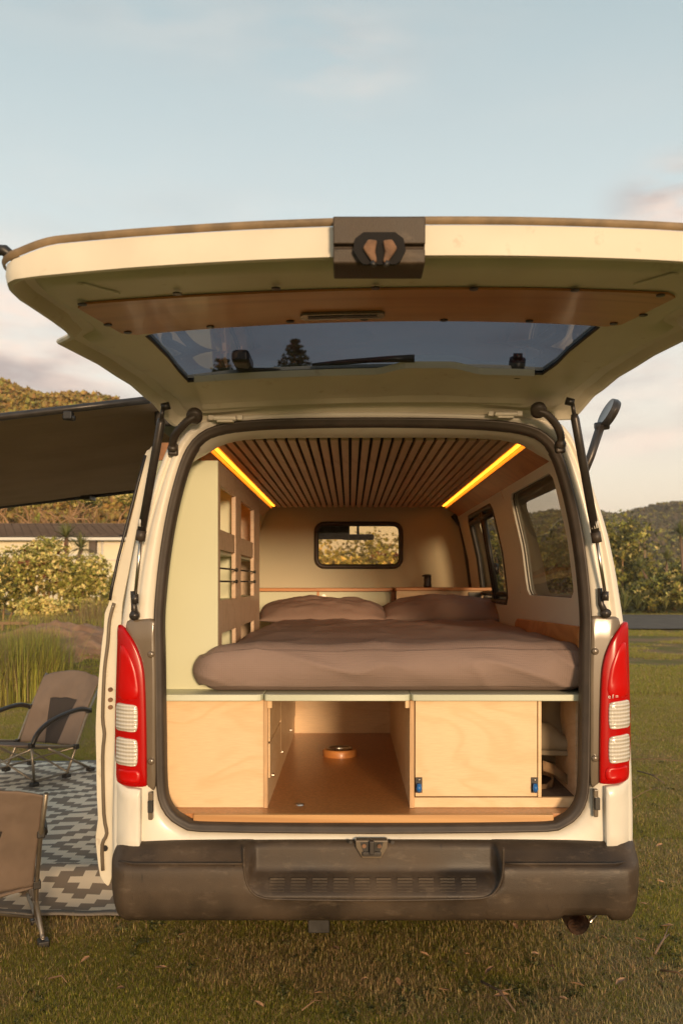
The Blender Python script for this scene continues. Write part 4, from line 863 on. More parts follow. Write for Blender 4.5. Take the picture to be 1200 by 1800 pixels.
# clogs and straps in the right-hand cubby
def clog(loc, rz, rx, label):
    t = thing('clog', label, 'clog', loc, 'foam clogs in the cubby'); t.rotation_euler = (R(rx), 0, R(rz))
    bm = bmesh.new(); rs = []
    for k in range(13):
        v = k/12; y = (v-.5)*.25; w_ = .047*math.sin(math.pi*min(1, .12+v*.86))**.45; hh = .03+.045*sstep(.35,.62,v)*(1-sstep(.86,1.02,v)*.7)
        rs.append([bm.verts.new((math.cos(a)*w_, y, .03+math.sin(a)*(hh if math.sin(a) > 0 else .03))) for a in [2*math.pi*j/20 for j in range(20)]])
    bridge(bm, rs); bm.faces.new(rs[0][::-1]); bm.faces.new(rs[-1]); o = bmobj('upper', bm, M['clog'], t, smooth=True, local=True)
    bm = bmesh.new(); rs = [[bm.verts.new((math.cos(a)*.052, math.sin(a)*.128, z)) for a in [2*math.pi*j/20 for j in range(20)]] for z in (-.004,.014)]
    bridge(bm, rs); bm.faces.new(rs[0][::-1]); bm.faces.new(rs[1]); bmobj('sole', bm, M['clog'], t, smooth=False, local=True, bevel=.004)
    for j in range(5):
        a = R(50+j*20); bm = bmesh.new(); c_ = Vector((math.cos(a)*.043, .06+.018*(j % 2), .028+math.sin(a)*.064)); tube(bm, [c_-Vector((0,0,.004)), c_*1.0+Vector((math.cos(a)*.004,0,math.sin(a)*.004+.002))], .007, 8); bmobj('vent_hole', bm, M['felt'], t, local=True)
    return t
cl0 = FZ+.021
clog((PX(976,3.3), 3.30, cl0+.13), 80, 0, 'grey brown foam clog lying across the middle of the shoe pile')
clog((PX(965,3.38), 3.42, cl0+.235), 20, 55, 'upended foam clog leaning at the top of the shoe pile')
clog((PX(972,3.4), 3.5, cl0+.05), 60, 0, 'foam clog at the bottom of the pile under the webbing')
for i, (pts, w_) in enumerate(((((953,1346),(966,1350),(985,1362),(1000,1374),(1014,1388)),.017),(((950,1386),(962,1384),(972,1372),(968,1360),(952,1354)),.014))):
    bm = bmesh.new(); pl = smoothloop([P(a,b,3.2+.02*k+.05*i) for k, (a,b) in enumerate(pts)], 6, False); top, bot = [], []
    for k, p in enumerate(pl): top.append(bm.verts.new(p+Vector((0,.006*math.sin(k),w_)))); bot.append(bm.verts.new(p-Vector((0,.004,w_))))
    bridge(bm, [top, bot], False); o = bmobj('luggage_strap', bm, M['strap'], None, smooth=True); s_ = o.modifiers.new('s', 'SOLIDIFY'); s_.thickness = .003
    setp(o, ['broad tan webbing strap draped down to the right in the cubby', 'tan webbing strap coiled on the cubby floor'][i], 'strap')
# awning on the left side
aw = thing('awning', 'dark brown fabric awning stretched out from the left side of the van', 'awning', (-.65, 4.6, 0))
def az(x, y): t = (-.655-x)/2.5; return 2.052-.29*t+.085*(y-3.06)/3.04-.03*math.sin(math.pi*min(1, max(0,t)))*math.sin(math.pi*(y-3.05)/3.05)
bm = bmesh.new(); nxx, nyy = 40, 40; g = [[bm.verts.new((-.655-2.5*i/nxx, 3.06+3.04*j/nyy, az(-.655-2.5*i/nxx, 3.06+3.04*j/nyy)+.010*nz3(i*.05+j*.02, j*.35, 0, 1, 3))) for j in range(nyy+1)] for i in range(nxx+1)]
bridge(bm, g, False); o = bmobj('canopy', bm, M['awning'], aw, smooth=True); s_ = o.modifiers.new('s', 'SOLIDIFY'); s_.thickness = .003
bm = bmesh.new(); prism_xz(bm, [(-.69,2.0),(-.60,2.0),(-.59,2.05),(-.62,2.065),(-.69,2.06)], 3.28, 6.14); bmobj('housing', bm, M['darkmetal'], aw, bevel=.01)
tubeo('front_rail', [(-3.15,3.02,az(-3.15,3.05)),(-3.15,6.14,az(-3.15,6.1))], .022, M['darkmetal'], aw)
for y in (3.05, 6.11): tubeo('rafter', [(-.655-2.5*k/8, y, az(-.655-2.5*k/8, y)-.004) for k in range(9)], .013, M['darkmetal'], aw)
for y in (3.05, 6.05): tubeo('leg', [(-3.15,y,az(-3.15,y)),(-3.2,y,.0)], .014, M['tubes'], aw)
bm = bmesh.new(); q = P(122,727,3.04); box(bm, q.x-.016, q.x+.012, 3.025, 3.06, q.z-.02, q.z+.006); tube(bm, [(q.x-.02,3.04,q.z-.012),(q.x+.02,3.04,q.z-.016)], .010, 8); bmobj('rafter_clip', bm, M['black'], aw, bevel=.003)
for px, py in ((160,866),(274,852),(-60,880)):
    q = P(px,py,6.08); boxo('velcro_tab', q.x-.03, q.x+.03, 5.95, 6.09, az(q.x,6.08)-.035, az(q.x,6.08)-.012, M['black'], aw)
# rug
def rugmat():
    m = mat('rug_weave', (.62,.57,.50), .85, bump=.25, bs=500); t = m.node_tree; b = t.nodes['Principled BSDF']; nn = t.nodes; LK = t.links.new
    tcn = nn.new('ShaderNodeTexCoord'); s = nn.new('ShaderNodeSeparateXYZ'); LK(tcn.outputs['Object'], s.inputs[0])
    def mt(op, a, c=None, c2=None):
        n = nn.new('ShaderNodeMath'); n.operation = op
        for i, q in enumerate((a, c, c2)):
            if q is None: continue
            if isinstance(q, (int, float)): n.inputs[i].default_value = q
            else: LK(q, n.inputs[i])
        return n.outputs[0]
    CX_, CY_ = .058, .046           # one stitch block
    i = mt('FLOOR', mt('DIVIDE', mt('ADD', s.outputs[0], 50), CX_)); j = mt('FLOOR', mt('DIVIDE', mt('ADD', s.outputs[1], 50), CY_))
    def tri(a, n): return mt('ABSOLUTE', mt('SUBTRACT', mt('MODULO', a, n), (n-1)/2-.0))
    d = mt('ADD', tri(i, 15), tri(j, 15)); k = mt('MODULO', mt('ADD', mt('FLOOR', d), 0), 4)
    f = mt('LESS_THAN', k, 1.9)
    x = nn.new('ShaderNodeMixRGB'); LK(f, x.inputs[0]); x.inputs[1].default_value = (.26,.205,.155,1); x.inputs[2].default_value = (.82,.71,.56,1)
    # dark border
    bx = mt('GREATER_THAN', mt('ABSOLUTE', s.outputs[1]), 1.66); y_ = nn.new('ShaderNodeMixRGB'); LK(bx, y_.inputs[0]); LK(x.outputs[0], y_.inputs[1]); y_.inputs[2].default_value = (.17,.15,.13,1)
    nn2 = nn.new('ShaderNodeTexNoise'); nn2.inputs['Scale'].default_value = 3; z_ = nn.new('ShaderNodeMixRGB'); z_.blend_type = 'MULTIPLY'; z_.inputs[0].default_value = .5; LK(y_.outputs[0], z_.inputs[1]); LK(nn2.outputs[0], z_.inputs[2])
    LK(y_.outputs[0], b.inputs['Base Color']); return m
M['rug'] = rugmat()
bm = bmesh.new(); rx1 = PX(238,3.98); g = []
for i in range(61):
    col = []
    for j in range(141):
        x, y = rx1-2.4*i/60, 3.985+3.42*j/140
        z = .028+.012*abs(nz3(x, y, 0, 1.1, 3))+.055*math.exp(-((y-4.47)/.16)**2)+.012*nz3(x, y, 2, 3, 2)
        col.append(bm.verts.new((x, y+.02*nz3(x, 0, 0, 2), z)))
    g.append(col)
bridge(bm, g, False); rug = bmobj('outdoor_rug', bm, M['rug'], None, smooth=True)
for v in rug.data.vertices: v.co -= Vector((rx1-1.2, 5.695, 0))
rug.location = (rx1-1.2, 5.695, 0); s_ = rug.modifiers.new('s', 'SOLIDIFY'); s_.thickness = .008; s_.offset = -1
setp(rug, 'grey and white stepped diamond outdoor rug lying on the grass left of the van', 'rug')
# folding chairs
def chair(loc, rz, label, group, hb=.70):
    t = thing('camp_chair', label, 'chair', loc, group); t.rotation_euler = (0, 0, rz)
    W = .27
    def back(u, v):   # u -1..1, v 0 bottom..1 top
        x = u*W*(.97+.03*v); y = .20+.22*v+.05*v*v; z = .20+(hb-.20)*v-.03*u*u*v*v*1.2+.012*(1-u*u)*v
        y += .045*(1-u*u)*(1-.4*v); return Vector((x, y, z+.006*nz3(u*2, v*3, rz, 2)))
    def seat(u, v):
        return Vector((u*W*(1+.0*v), .20-.46*(1-v)+.045*(1-u*u)*v*1.0, .20+.085*(1-v)-.035*(1-u*u)*math.sin(math.pi*max(.15,v)*.9)))
    def patch(fn, u0, u1, v0, v1, n=18, cut=None):
        bm = bmesh.new(); G = [[bm.verts.new(fn(u0(v0+(v1-v0)*j/n)+(u1(v0+(v1-v0)*j/n)-u0(v0+(v1-v0)*j/n))*i/n, v0+(v1-v0)*j/n)) for j in range(n+1)] for i in range(n+1)]
        bridge(bm, G, False); return bm
    def add(name, bms, m, par=t):
        bm = bmesh.new()
        for b in bms: me = bpy.data.meshes.new('x'); b.to_mesh(me); b.free(); bm.from_mesh(me); bpy.data.meshes.remove(me)
        bmesh.ops.remove_doubles(bm, verts=bm.verts, dist=.0004)
        o = bmobj(name, bm, m, par, smooth=True, local=True); s = o.modifiers.new('s', 'SOLIDIFY'); s.thickness = .006; return o
    wl = lambda v: .22+.26*v/.62
    bk = add('backrest', [patch(back, lambda v:-1, lambda v:-wl(v), 0, .62), patch(back, lambda v: wl(v), lambda v: 1, 0, .62), patch(back, lambda v:-1, lambda v:-wl(.62), .62, 1), patch(back, lambda v: wl(.62), lambda v: 1, .62, 1), patch(back, lambda v:-wl(.62), lambda v: wl(.62), .62, 1)], M['chair'])
    add('mesh_panel', [patch(back, lambda v:-wl(v), lambda v: wl(v), 0, .62)], M['chairmesh'], bk)
    add('seat', [patch(seat, lambda v:-1, lambda v: 1, 0, 1)], M['chair'])
    for s in (-1, 1):
        def tb(name, pts, r=.0095, m=M['tubes']): 
            bm = bmesh.new(); tube(bm, pts, r, 8); return bmobj(name, bm, m, t, smooth=True, local=True)
        tb('back_post', [(s*W*1.02, .50, hb-.02), (s*W*1.02, .30, .40), (s*W*1.02, .19, .20), (s*W*1.05, .08, .02)])
        tb('front_leg', [(s*W*1.02, -.26, .285), (s*W*1.04, -.24, .03)]); tb('seat_rail', [(s*W*1.02, -.27, .285), (s*W*1.02, .2, .205)], .009)
        tb('rear_leg', [(s*W*1.02, -.10, .24), (s*W*1.05, .34, .02)])
        bm = bmesh.new(); tube(bm, smoothloop([(s*W*1.06,.33,.45),(s*W*1.08,.22,.475),(s*W*1.09,.05,.46),(s*W*1.09,-.12,.42),(s*W*1.08,-.22,.36),(s*W*1.05,-.26,.29)], 4, False), .017, 8); bmobj('armrest', bm, M['black'], t, smooth=True, local=True)
        for x, y in ((s*W*1.04, -.24), (s*W*1.05, .08), (s*W*1.05,.34)):
            bm = bmesh.new(); box(bm, x-.022, x+.022, y-.028, y+.028, 0, .028); bmobj('foot', bm, M['black'], t, local=True, bevel=.006)
        for y, z in ((-.26,.285),(.19,.205),(.33,.45)):
            bm = bmesh.new(); box(bm, s*W*1.02-.016, s*W*1.02+.016, y-.02, y+.02, z-.018, z+.018); bmobj('joint', bm, M['black'], t, local=True, bevel=.005)
        tb('cross_brace', [(s*W, -.24, .04), (-s*W, -.24, .26)], .007); tb('cross_brace', [(s*W, .10, .04), (-s*W, .17, .20)], .007)
        tb('lower_rail', [(s*W*1.04, -.24, .035), (s*W*1.05, .34, .035)], .007)
    return t
ca = P(72,1345,6.9)
chair((PX(52,6.75), 6.72, .045), R(-24), 'low grey brown folding chair standing on the far part of the patterned rug', 'folding camp chairs', .71)
chair((-1.62, 3.89, .0), R(205), 'low grey brown folding chair near the van bumper, half out of the picture', 'folding camp chairs', .66)

# ============================================================ LAND AND PLANTS
def groundmat():
    m = mat('turf', (.055,.06,.02), .95, spec=.1); t = m.node_tree; b = t.nodes['Principled BSDF']; nn = t.nodes; LK = t.links.new
    tcn = nn.new('ShaderNodeTexCoord'); s = nn.new('ShaderNodeSeparateXYZ'); LK(tcn.outputs['Object'], s.inputs[0])
    def ns(sc, d=6):
        n = nn.new('ShaderNodeTexNoise'); n.inputs['Scale'].default_value = sc; n.inputs['Detail'].default_value = d; LK(tcn.outputs['Object'], n.inputs[0]); return n.outputs[0]
    def rp(v, a, c, lo=0, hi=1): n = nn.new('ShaderNodeMapRange'); n.inputs[1].default_value = a; n.inputs[2].default_value = c; n.inputs[3].default_value = lo; n.inputs[4].default_value = hi; LK(v, n.inputs[0]); return n.outputs[0]
    def mixc(f, a, c, bt='MIX'):
        n = nn.new('ShaderNodeMixRGB'); n.blend_type = bt
        if isinstance(f, float): n.inputs[0].default_value = f
        else: LK(f, n.inputs[0])
        for i, q in ((1, a), (2, c)):
            if isinstance(q, tuple): n.inputs[i].default_value = (*q, 1)
            else: LK(q, n.inputs[i])
        return n.outputs[0]
    g = mixc(rp(ns(1.6), .35, .65), (.16,.165,.028), (.27,.20,.06)); g = mixc(rp(ns(9), .45, .7), g, (.36,.20,.075)); g = mixc(rp(ns(80, 3), .3, .7), g, (.09,.095,.028))
    dirt = mixc(rp(ns(30), .35, .7), (.20,.115,.055), (.34,.22,.12))
    # trodden bare band beside the road, broken by noise
    y = s.outputs[1]; ma = nn.new('ShaderNodeMath'); ma.operation = 'MULTIPLY'; LK(rp(y, 8, 12.5), ma.inputs[0]); LK(rp(y, 26, 31, 1, 0), ma.inputs[1])
    mb_ = nn.new('ShaderNodeMath'); mb_.operation = 'MULTIPLY'; LK(ma.outputs[0], mb_.inputs[0]); LK(rp(ns(.8, 6), .42, .56, .05, .95), mb_.inputs[1])
    LK(mixc(mb_.outputs[0], g, dirt), b.inputs['Base Color'])
    bp = nn.new('ShaderNodeBump'); bp.inputs['Distance'].default_value = .03; bp.inputs['Strength'].default_value = .7; LK(ns(45, 6), bp.inputs['Height']); LK(bp.outputs[0], b.inputs['Normal'])
    return m
M['turf'] = groundmat()
def gh_(x, y):
    z = 0
    # bank on the left with the bushes
    z += .62*sstep(-1.5, -4.6, x)*sstep(12.3, 15.5, y) if x < -1.5 else 0
    if y > 8: z += .04*nz3(x, y, 0, .25)
    d = math.hypot(x, y)
    if d > 300: z += 0
    return z
xsg = sorted(set([-700,-550,-400,-200,-100,-60,-40,-30]+[-24+.5*k for k in range(81)]+[20,30,40,60,100,200,400,550,700])); ysg = [-300,-200,-100,-20,-5,0,2]+[3+.5*k for k in range(64)]+[36,40,46,52,60,75,100,150,300,500,700,1000]
V_ = [(x, y, gh_(x, y) if y > 2 else 0) for x in xsg for y in ysg]; ny = len(ysg)
F_ = [(i*ny+j, (i+1)*ny+j, (i+1)*ny+j+1, i*ny+j+1) for i in range(len(xsg)-1) for j in range(ny-1)]
gd = pyobj('ground', V_, F_, M['turf'], smooth=True); gd['kind'] = 'structure'
M['road'] = mat('asphalt', (.14,.11,.085), .95, spec=.1, var=.2, vs=2, bump=.2, bs=60)
bm = bmesh.new(); n = 40; a_, b_ = [], []
for k in range(n+1):
    x = 2+58*k/n; a_.append(bm.verts.new((x, 28.0, gh_(x,28)+.05))); b_.append(bm.verts.new((x, 39.5, gh_(x,39.5)+.06)))
bridge(bm, [a_, b_], False); bm2 = bmobj('road', bm, M['road'], None); bm2['kind'] = 'structure'
bm = bmesh.new(); a_, b_ = [], []
for k in range(21): x = -6.5+7*k/20; a_.append(bm.verts.new((x, 15.0, .075))); b_.append(bm.verts.new((x, 18.6, .09)))
bridge(bm, [a_, b_], False); o = bmobj('path', bm, M['road'], None); o['kind'] = 'structure'
# ---- leaf clouds
def leafmat(name, col, var=.35, rough=.6, tr=.25):
    m = mat(name, col, rough, island=var, spec=.3); t = m.node_tree; b = t.nodes['Principled BSDF']
    tl = t.nodes.new('ShaderNodeBsdfTranslucent'); ms = t.nodes.new('ShaderNodeMixShader'); ms.inputs[0].default_value = tr
    src = b.inputs['Base Color'].links[0].from_socket; t.links.new(src, tl.inputs[0]); t.links.new(b.outputs[0], ms.inputs[1]); t.links.new(tl.outputs[0], ms.inputs[2]); t.links.new(ms.outputs[0], t.nodes['Material Output'].inputs[0]); return m
M['leaf_gold'] = leafmat('leaf_olive', (.30,.27,.055)); M['leaf_pale'] = leafmat('leaf_pale', (.78,.65,.24), .3); M['leaf_dark'] = leafmat('leaf_dark', (.11,.11,.035)); M['leaf_hill'] = leafmat('leaf_hill', (.40,.26,.065), .3); M['leaf_hill2'] = leafmat('leaf_far', (.13,.10,.045), .3); M['leaf_red'] = leafmat('leaf_rust', (.22,.06,.03))
M['leaf_flax'] = leafmat('leaf_flax', (.19,.19,.06)); M['dry'] = leafmat('dry_grass', (.30,.21,.10), .3); M['reed'] = leafmat('reed', (.42,.38,.07), .35); M['twig'] = mat('twig', (.17,.11,.07), .9, var=.3, vs=20); M['bark'] = mat('bark', (.36,.215,.105), .9, var=.4, vs=12, bump=.4, bs=20)
M['blade'] = leafmat('grass_blade', (.38,.345,.05), .4, tr=.5); M['blade2'] = leafmat('dry_blade', (.50,.35,.15), .35)
rng = np.random.default_rng(5)
def leaves(blobs, n, size, gate=.15, aspect=2.0, up=.5):
    """n small kite-shaped leaves on and in ellipsoid blobs; returns vertex array and face list"""
    vol = np.array([b[3]*b[4]*b[5] for b in blobs])**.67; pick = rng.choice(len(blobs), n, p=vol/vol.sum()); B = np.array(blobs)[pick]
    d = rng.normal(size=(n, 3)); d /= np.linalg.norm(d, axis=1)[:, None]; r = rng.uniform(.45, 1, n)**.45
    lump = 1+.16*np.sin(d[:, 0]*7+B[:, 0]*3)*np.sin(d[:, 1]*6+B[:, 1])+.12*np.sin(d[:, 2]*9+pick)
    c = B[:, :3]+d*B[:, 3:6]*(r*lump)[:, None]
    nrm = d+rng.normal(size=(n, 3))*.7; nrm[:, 2] += up; nrm /= np.linalg.norm(nrm, axis=1)[:, None]
    t = np.cross(nrm, rng.normal(size=(n, 3))); t /= np.linalg.norm(t, axis=1)[:, None]; s = np.cross(nrm, t)
    L_ = size*rng.uniform(.6, 1.4, n)[:, None]; W_ = L_/aspect
    K = 8; m_ = n//K; cc_ = np.repeat(c[:m_], K, 0); dd_ = np.repeat(d[:m_]*.8+np.array([0,0,.55]), K, 0); n = m_*K
    dd_ /= np.linalg.norm(dd_, axis=1)[:, None]; rr_ = rng.normal(size=(n, 3)); rr_ -= dd_*(rr_*dd_).sum(1)[:, None]; rr_ /= np.linalg.norm(rr_, axis=1)[:, None]
    ax = dd_*rng.uniform(.1, 1.0, n)[:, None]+rr_; ax /= np.linalg.norm(ax, axis=1)[:, None]
    L_ = size*rng.uniform(.7, 1.35, n)[:, None]; s = np.cross(ax, dd_); s /= np.linalg.norm(s, axis=1)[:, None]; c = cc_+ax*L_*1.1; t = ax; W_ = L_/aspect; nrm = dd_
    v = np.stack([c-t*L_, c+s*W_, c+t*L_+nrm*L_*.15, c-s*W_], 1).reshape(-1, 3)
    return v
def leafobj(name, v, mats, parent, frac=(1,)):
    n = len(v)//4; me = bpy.data.meshes.new(name)
    me.vertices.add(n*4); me.vertices.foreach_set('co', v.astype(np.float32).ravel()); me.loops.add(n*4); me.loops.foreach_set('vertex_index', np.arange(n*4, dtype=np.int32))
    me.polygons.add(n); me.polygons.foreach_set('loop_start', np.arange(0, n*4, 4, dtype=np.int32)); 
    me.update(calc_edges=True)
    if len(mats) > 1:
        me.polygons.foreach_set('material_index', np.repeat(rng.choice(len(mats), n//8+1, p=np.array(frac)/sum(frac)), 8)[:n].astype(np.int32))
    return link(name, me, mats, parent)
def shrub(name, cat, label, loc, w_, h_, nb, nl, size, mats, frac, group=None, trunk=True, d_=None, seed=0, flat=.8):
    nb = int(nb*1.5)
    rd = random.Random(seed); t = thing(name, label, cat, loc, group); d_ = d_ or w_; bl = []
    for k in range(nb):
        a = rd.uniform(0, 6.28); q = rd.uniform(.1, .85)**.6; hz = rd.uniform(.22, .86)
        wf = math.sin(math.pi*min(.97, hz*.85+.12))**.6; s = rd.uniform(.10, .20)
        bl.append((loc[0]+math.cos(a)*w_*.40*q*wf, loc[1]+math.sin(a)*d_*.40*q*wf, loc[2]+h_*hz, w_*s, d_*s, h_*s*flat))
    leafobj('crown', leaves(bl, nl, size), mats, t, frac)
    if trunk:
        bm = bmesh.new()
        for k in range(min(7, nb)):
            b = bl[k]; m1 = Vector((loc[0]+(b[0]-loc[0])*.35+rd.uniform(-.1,.1)*w_, loc[1]+(b[1]-loc[1])*.35, loc[2]+(b[2]-loc[2])*.5))
            tube(bm, smoothloop([(loc[0]+rd.uniform(-.04,.04)*w_, loc[1], loc[2]-.1), m1, (b[0], b[1], b[2]+b[5]*.3)], 4, False), [.035*h_*.45*(1-.8*i/8) for i in range(9)], 5)
        bmobj('trunk', bm, M['bark'], t, smooth=True)
    return t
# left bushes (on the bank)
G1 = 'coastal shrubs on the bank'
def at(px, Y): return PX(px, Y)
shrub('coastal_shrub', 'shrub', 'rounded golden shrub in front of the cream house wall', (at(72,20), 20, .5), 2.3, 2.0, 26, 15000, .034, [M['leaf_gold'],M['leaf_pale'],M['leaf_red']], (.5,.46,.04), G1, seed=3)
shrub('coastal_shrub', 'shrub', 'golden shrub beside the van left of the dry stems', (at(145,19.4), 19.4, .45), 1.75, 1.6, 20, 11000, .032, [M['leaf_gold'],M['leaf_pale']], (.6,.4), G1, seed=4)
shrub('coastal_shrub', 'shrub', 'dark green shrub at the left picture edge below the house', (at(0,19.5), 19.5, .42), 1.8, 1.75, 20, 11000, .032, [M['leaf_gold'],M['leaf_dark'],M['leaf_pale']], (.45,.3,.25), G1, seed=6)
shrub('coastal_shrub', 'shrub', 'low pale leaved shrub in front of the taller golden one', (at(80,18.4), 18.4, .42), 1.25, .78, 14, 8000, .032, [M['leaf_pale'],M['leaf_gold']], (.75,.25), G1, seed=7, trunk=False)
shrub('coastal_shrub', 'shrub', 'golden shrub hidden partly behind the van left pillar', (at(205,21), 21, .5), 1.2, 1.15, 14, 7000, .034, [M['leaf_gold'],M['leaf_pale']], (.6,.4), G1, seed=8)
# low olive growth that fills the bank between shrubs
G2 = 'shrubs ahead of the van'
for i, (px, Y, w_, h_, lb, mm, fr) in enumerate(((575,24,2.2,2.25,'pale leaved shrub at the left of the bulkhead window view',[M['leaf_pale'],M['leaf_gold']],(.55,.45)),(625,26,2.0,2.2,'bushy pale shrub under the rear view mirror ahead of the van',[M['leaf_gold'],M['leaf_pale']],(.45,.55)),(688,25,2.2,2.35,'olive and rust shrub at the right of the bulkhead window view',[M['leaf_gold'],M['leaf_red'],M['leaf_pale']],(.7,.12,.18)),(650,34,3.4,3.6,'tall olive shrub behind the others ahead of the van',[M['leaf_gold'],M['leaf_dark']],(.7,.3)),(540,33,3.2,3.8,'tall olive shrub at the left beyond the windscreen',[M['leaf_gold'],M['leaf_pale']],(.7,.3)))):
    shrub('coastal_shrub', 'shrub', lb, (at(px,Y), Y, 0), w_, h_, 22, 8000, .05, mm, fr, G2, seed=20+i)
# dry stems and reeds
def blades(name, cs, h, n, spread, mats, parent, wd=.006, lean=.25, seg=3, frac=(1,), hv=.4):
    P_ = []; faces = []; mi = []
    for _ in range(n):
        c = random.choice(cs); x = c[0]+random.gauss(0, spread[0]); y = c[1]+random.gauss(0, spread[1]); a = random.uniform(0, 6.28); l = abs(random.gauss(0, lean)); hh = h*random.uniform(1-hv, 1.1); b = len(P_)
        dx, dy = math.cos(a), math.sin(a); wx, wy = -dy*wd, dx*wd
        z0 = c[2]
        for s in range(seg+1):
            t = s/seg; k = 1-t*.93; q = l*hh*t**2
            P_ += [(x+dx*q-wx*k, y+dy*q-wy*k, z0+hh*(t-.25*l*t*t)), (x+dx*q+wx*k, y+dy*q+wy*k, z0+hh*(t-.25*l*t*t))]
        m_ = random.choices(range(len(mats)), frac)[0] if len(mats) > 1 else 0
        for s in range(seg): faces.append((b+2*s, b+2*s+1, b+2*s+3, b+2*s+2)); mi.append(m_)
    o = pyobj(name, P_, faces, mats, parent); o.data.polygons.foreach_set('material_index', mi); return o
ds = thing('dry_stem_clump', 'clump of dry straw coloured stems beside the sliding door edge', 'dry grass', (at(165,17.5), 17.5, .4))
blades('stems', [(at(165,17.5), 17.5, .45)], .75, 500, (.16,.3), [M['dry'], M['reed']], ds, .007, .3, 4, (.8,.2))
cs = [(at(p,Y), Y, gh_(at(p,Y),Y)-.02) for p, Y in ((-20,11.2),(10,11.4),(40,11.6),(70,11.9),(30,12.2),(60,12.6),(0,12.6),(76,12.7),(-60,12))]
o = blades('tall_grass', cs, .86, 7500, (.13,.3), [M['reed'], M['dry'], M['leaf_flax']], None, .0065, .36, 4, (.62,.2,.18), .55); setp(o, 'dense tall green reedy grass growing behind the far chair', 'tall grass', kind='stuff')
# reddish earth mound
M['earth'] = mat('red_earth', (.36,.18,.09), .95, var=.4, vs=4, bump=.8, bs=10)
bm = bmesh.new(); g = []
for i in range(49):
    row = []
    for j in range(41):
        u, v = -1+2*i/48, -1+2*j/40; r_ = max(0, 1-u*u)*max(0, 1-v*v)
        x = at(118,15.2)+u*1.6; y = 15.4+v*1.9
        row.append(bm.verts.new((x+.05*nz3(u,v,3,4), y, -.08+.92*r_**.55*(1-.25*(u+1)/2)+.10*nz3(x, y, 1, 3, 5)*r_**.3)))
    g.append(row)
bridge(bm, g, False); o = bmobj('earth_mound', bm, M['earth'], None, smooth=True); o['kind'] = 'structure'
o = blades('bank_grass', [(at(p,Y), Y, z) for p, Y, z in ((60,16.9,.62),(100,17,.62),(140,17.2,.6),(20,17,.5),(170,17.4,.5),(85,16.5,.66),(125,16.4,.62))], .26, 2600, (.35,.35), [M['dry'], M['reed']], None, .006, .5, 3, (.6,.4)); setp(o, 'short dry grass on top of the earth bank', 'bank grass', kind='stuff')
# handrail
hr = thing('hand_rail', 'thin weathered timber rail among the tall grass', 'rail', (at(10,16.0), 16.0, 0))
boxo('rail', at(-60,16), at(52,16), 15.98, 16.02, PZ(1098,16), PZ(1093,16), M['strap'], hr)
for p in (3, -48): boxo('post', at(p,16), at(p+4,16), 15.98, 16.02, .2, PZ(1098,16), M['strap'], hr)
# ---- house
hs = thing('house', 'single storey cream house with a long dark tiled roof', 'house', (at(60,33), 35, .3))
HY = 33.0; hx0, hx1 = at(-120,HY), at(228,HY)
M['wall'] = mat('house_wall', (.80,.71,.50), .7, var=.06, vs=1); M['roof'] = mat('roof_tile', (.13,.095,.075), .8, var=.2, vs=3)
wz1 = PZ(948,HY)
boxo('wall', hx0, hx1, HY, HY+6, 0, wz1, M['wall'], hs)
rf = boxo('fascia', hx0-.3, hx1+.3, HY-.45, HY-.40, wz1-.05, wz1+.05, M['white'], hs)
bm = bmesh.new(); prism_yz(bm, [(HY-.42,wz1+.04),(HY+3,wz1+.75),(HY+6.4,wz1+.04)], hx0-.35, hx1+.35); rf = bmobj('roof', bm, M['roof'], hs)
tm = bpy.data.meshes.new('roof_tile'); bm = bmesh.new(); box(bm, -.14, .14, -.19, .19, 0, .02); bm.to_mesh(tm); bm.free()
bm = bmesh.new(); nt_ = int((hx1-hx0)/.3)
for j in range(9):
    for k in range(nt_):
        y = HY-.25+j*.36; z = wz1+.055+(y-HY+.42)*.2076; x = hx0+.3*k+.15*(j % 2); box(bm, x-.14, x+.14, y-.19, y+.16, z, z+.035)
o = bmobj('roof_tiling', bm, M['roof'], rf); o['kind'] = 'stuff'
for px0, px1, y0, y1 in ((172,214,955,985),(20,60,956,984),(-60,-20,956,984)):
    wf = boxo('window', at(px0,HY), at(px1,HY), HY-.06, HY-.002, PZ(y1,HY), PZ(y0,HY), M['white'], hs)
    boxo('pane', at(px0+2,HY), at(px1-2,HY), HY-.07, HY-.061, PZ(y1-2,HY), PZ(y0+2,HY), M['wall'], wf)
bm = bmesh.new(); q = P(166,962,HY); box(bm, q.x-.12, q.x+.12, HY-.25, HY-.002, q.z-.22, q.z+.22); bmobj('meter_box', bm, M['roof'], hs)
tubeo('downpipe', [(at(181,HY), HY-.05, 0), (at(181,HY), HY-.05, wz1)], .05, M['white'], hs)
boxo('weather_band', hx0, hx1, HY-.03, HY-.001, PZ(979,HY), PZ(973,HY), M['white'], hs)
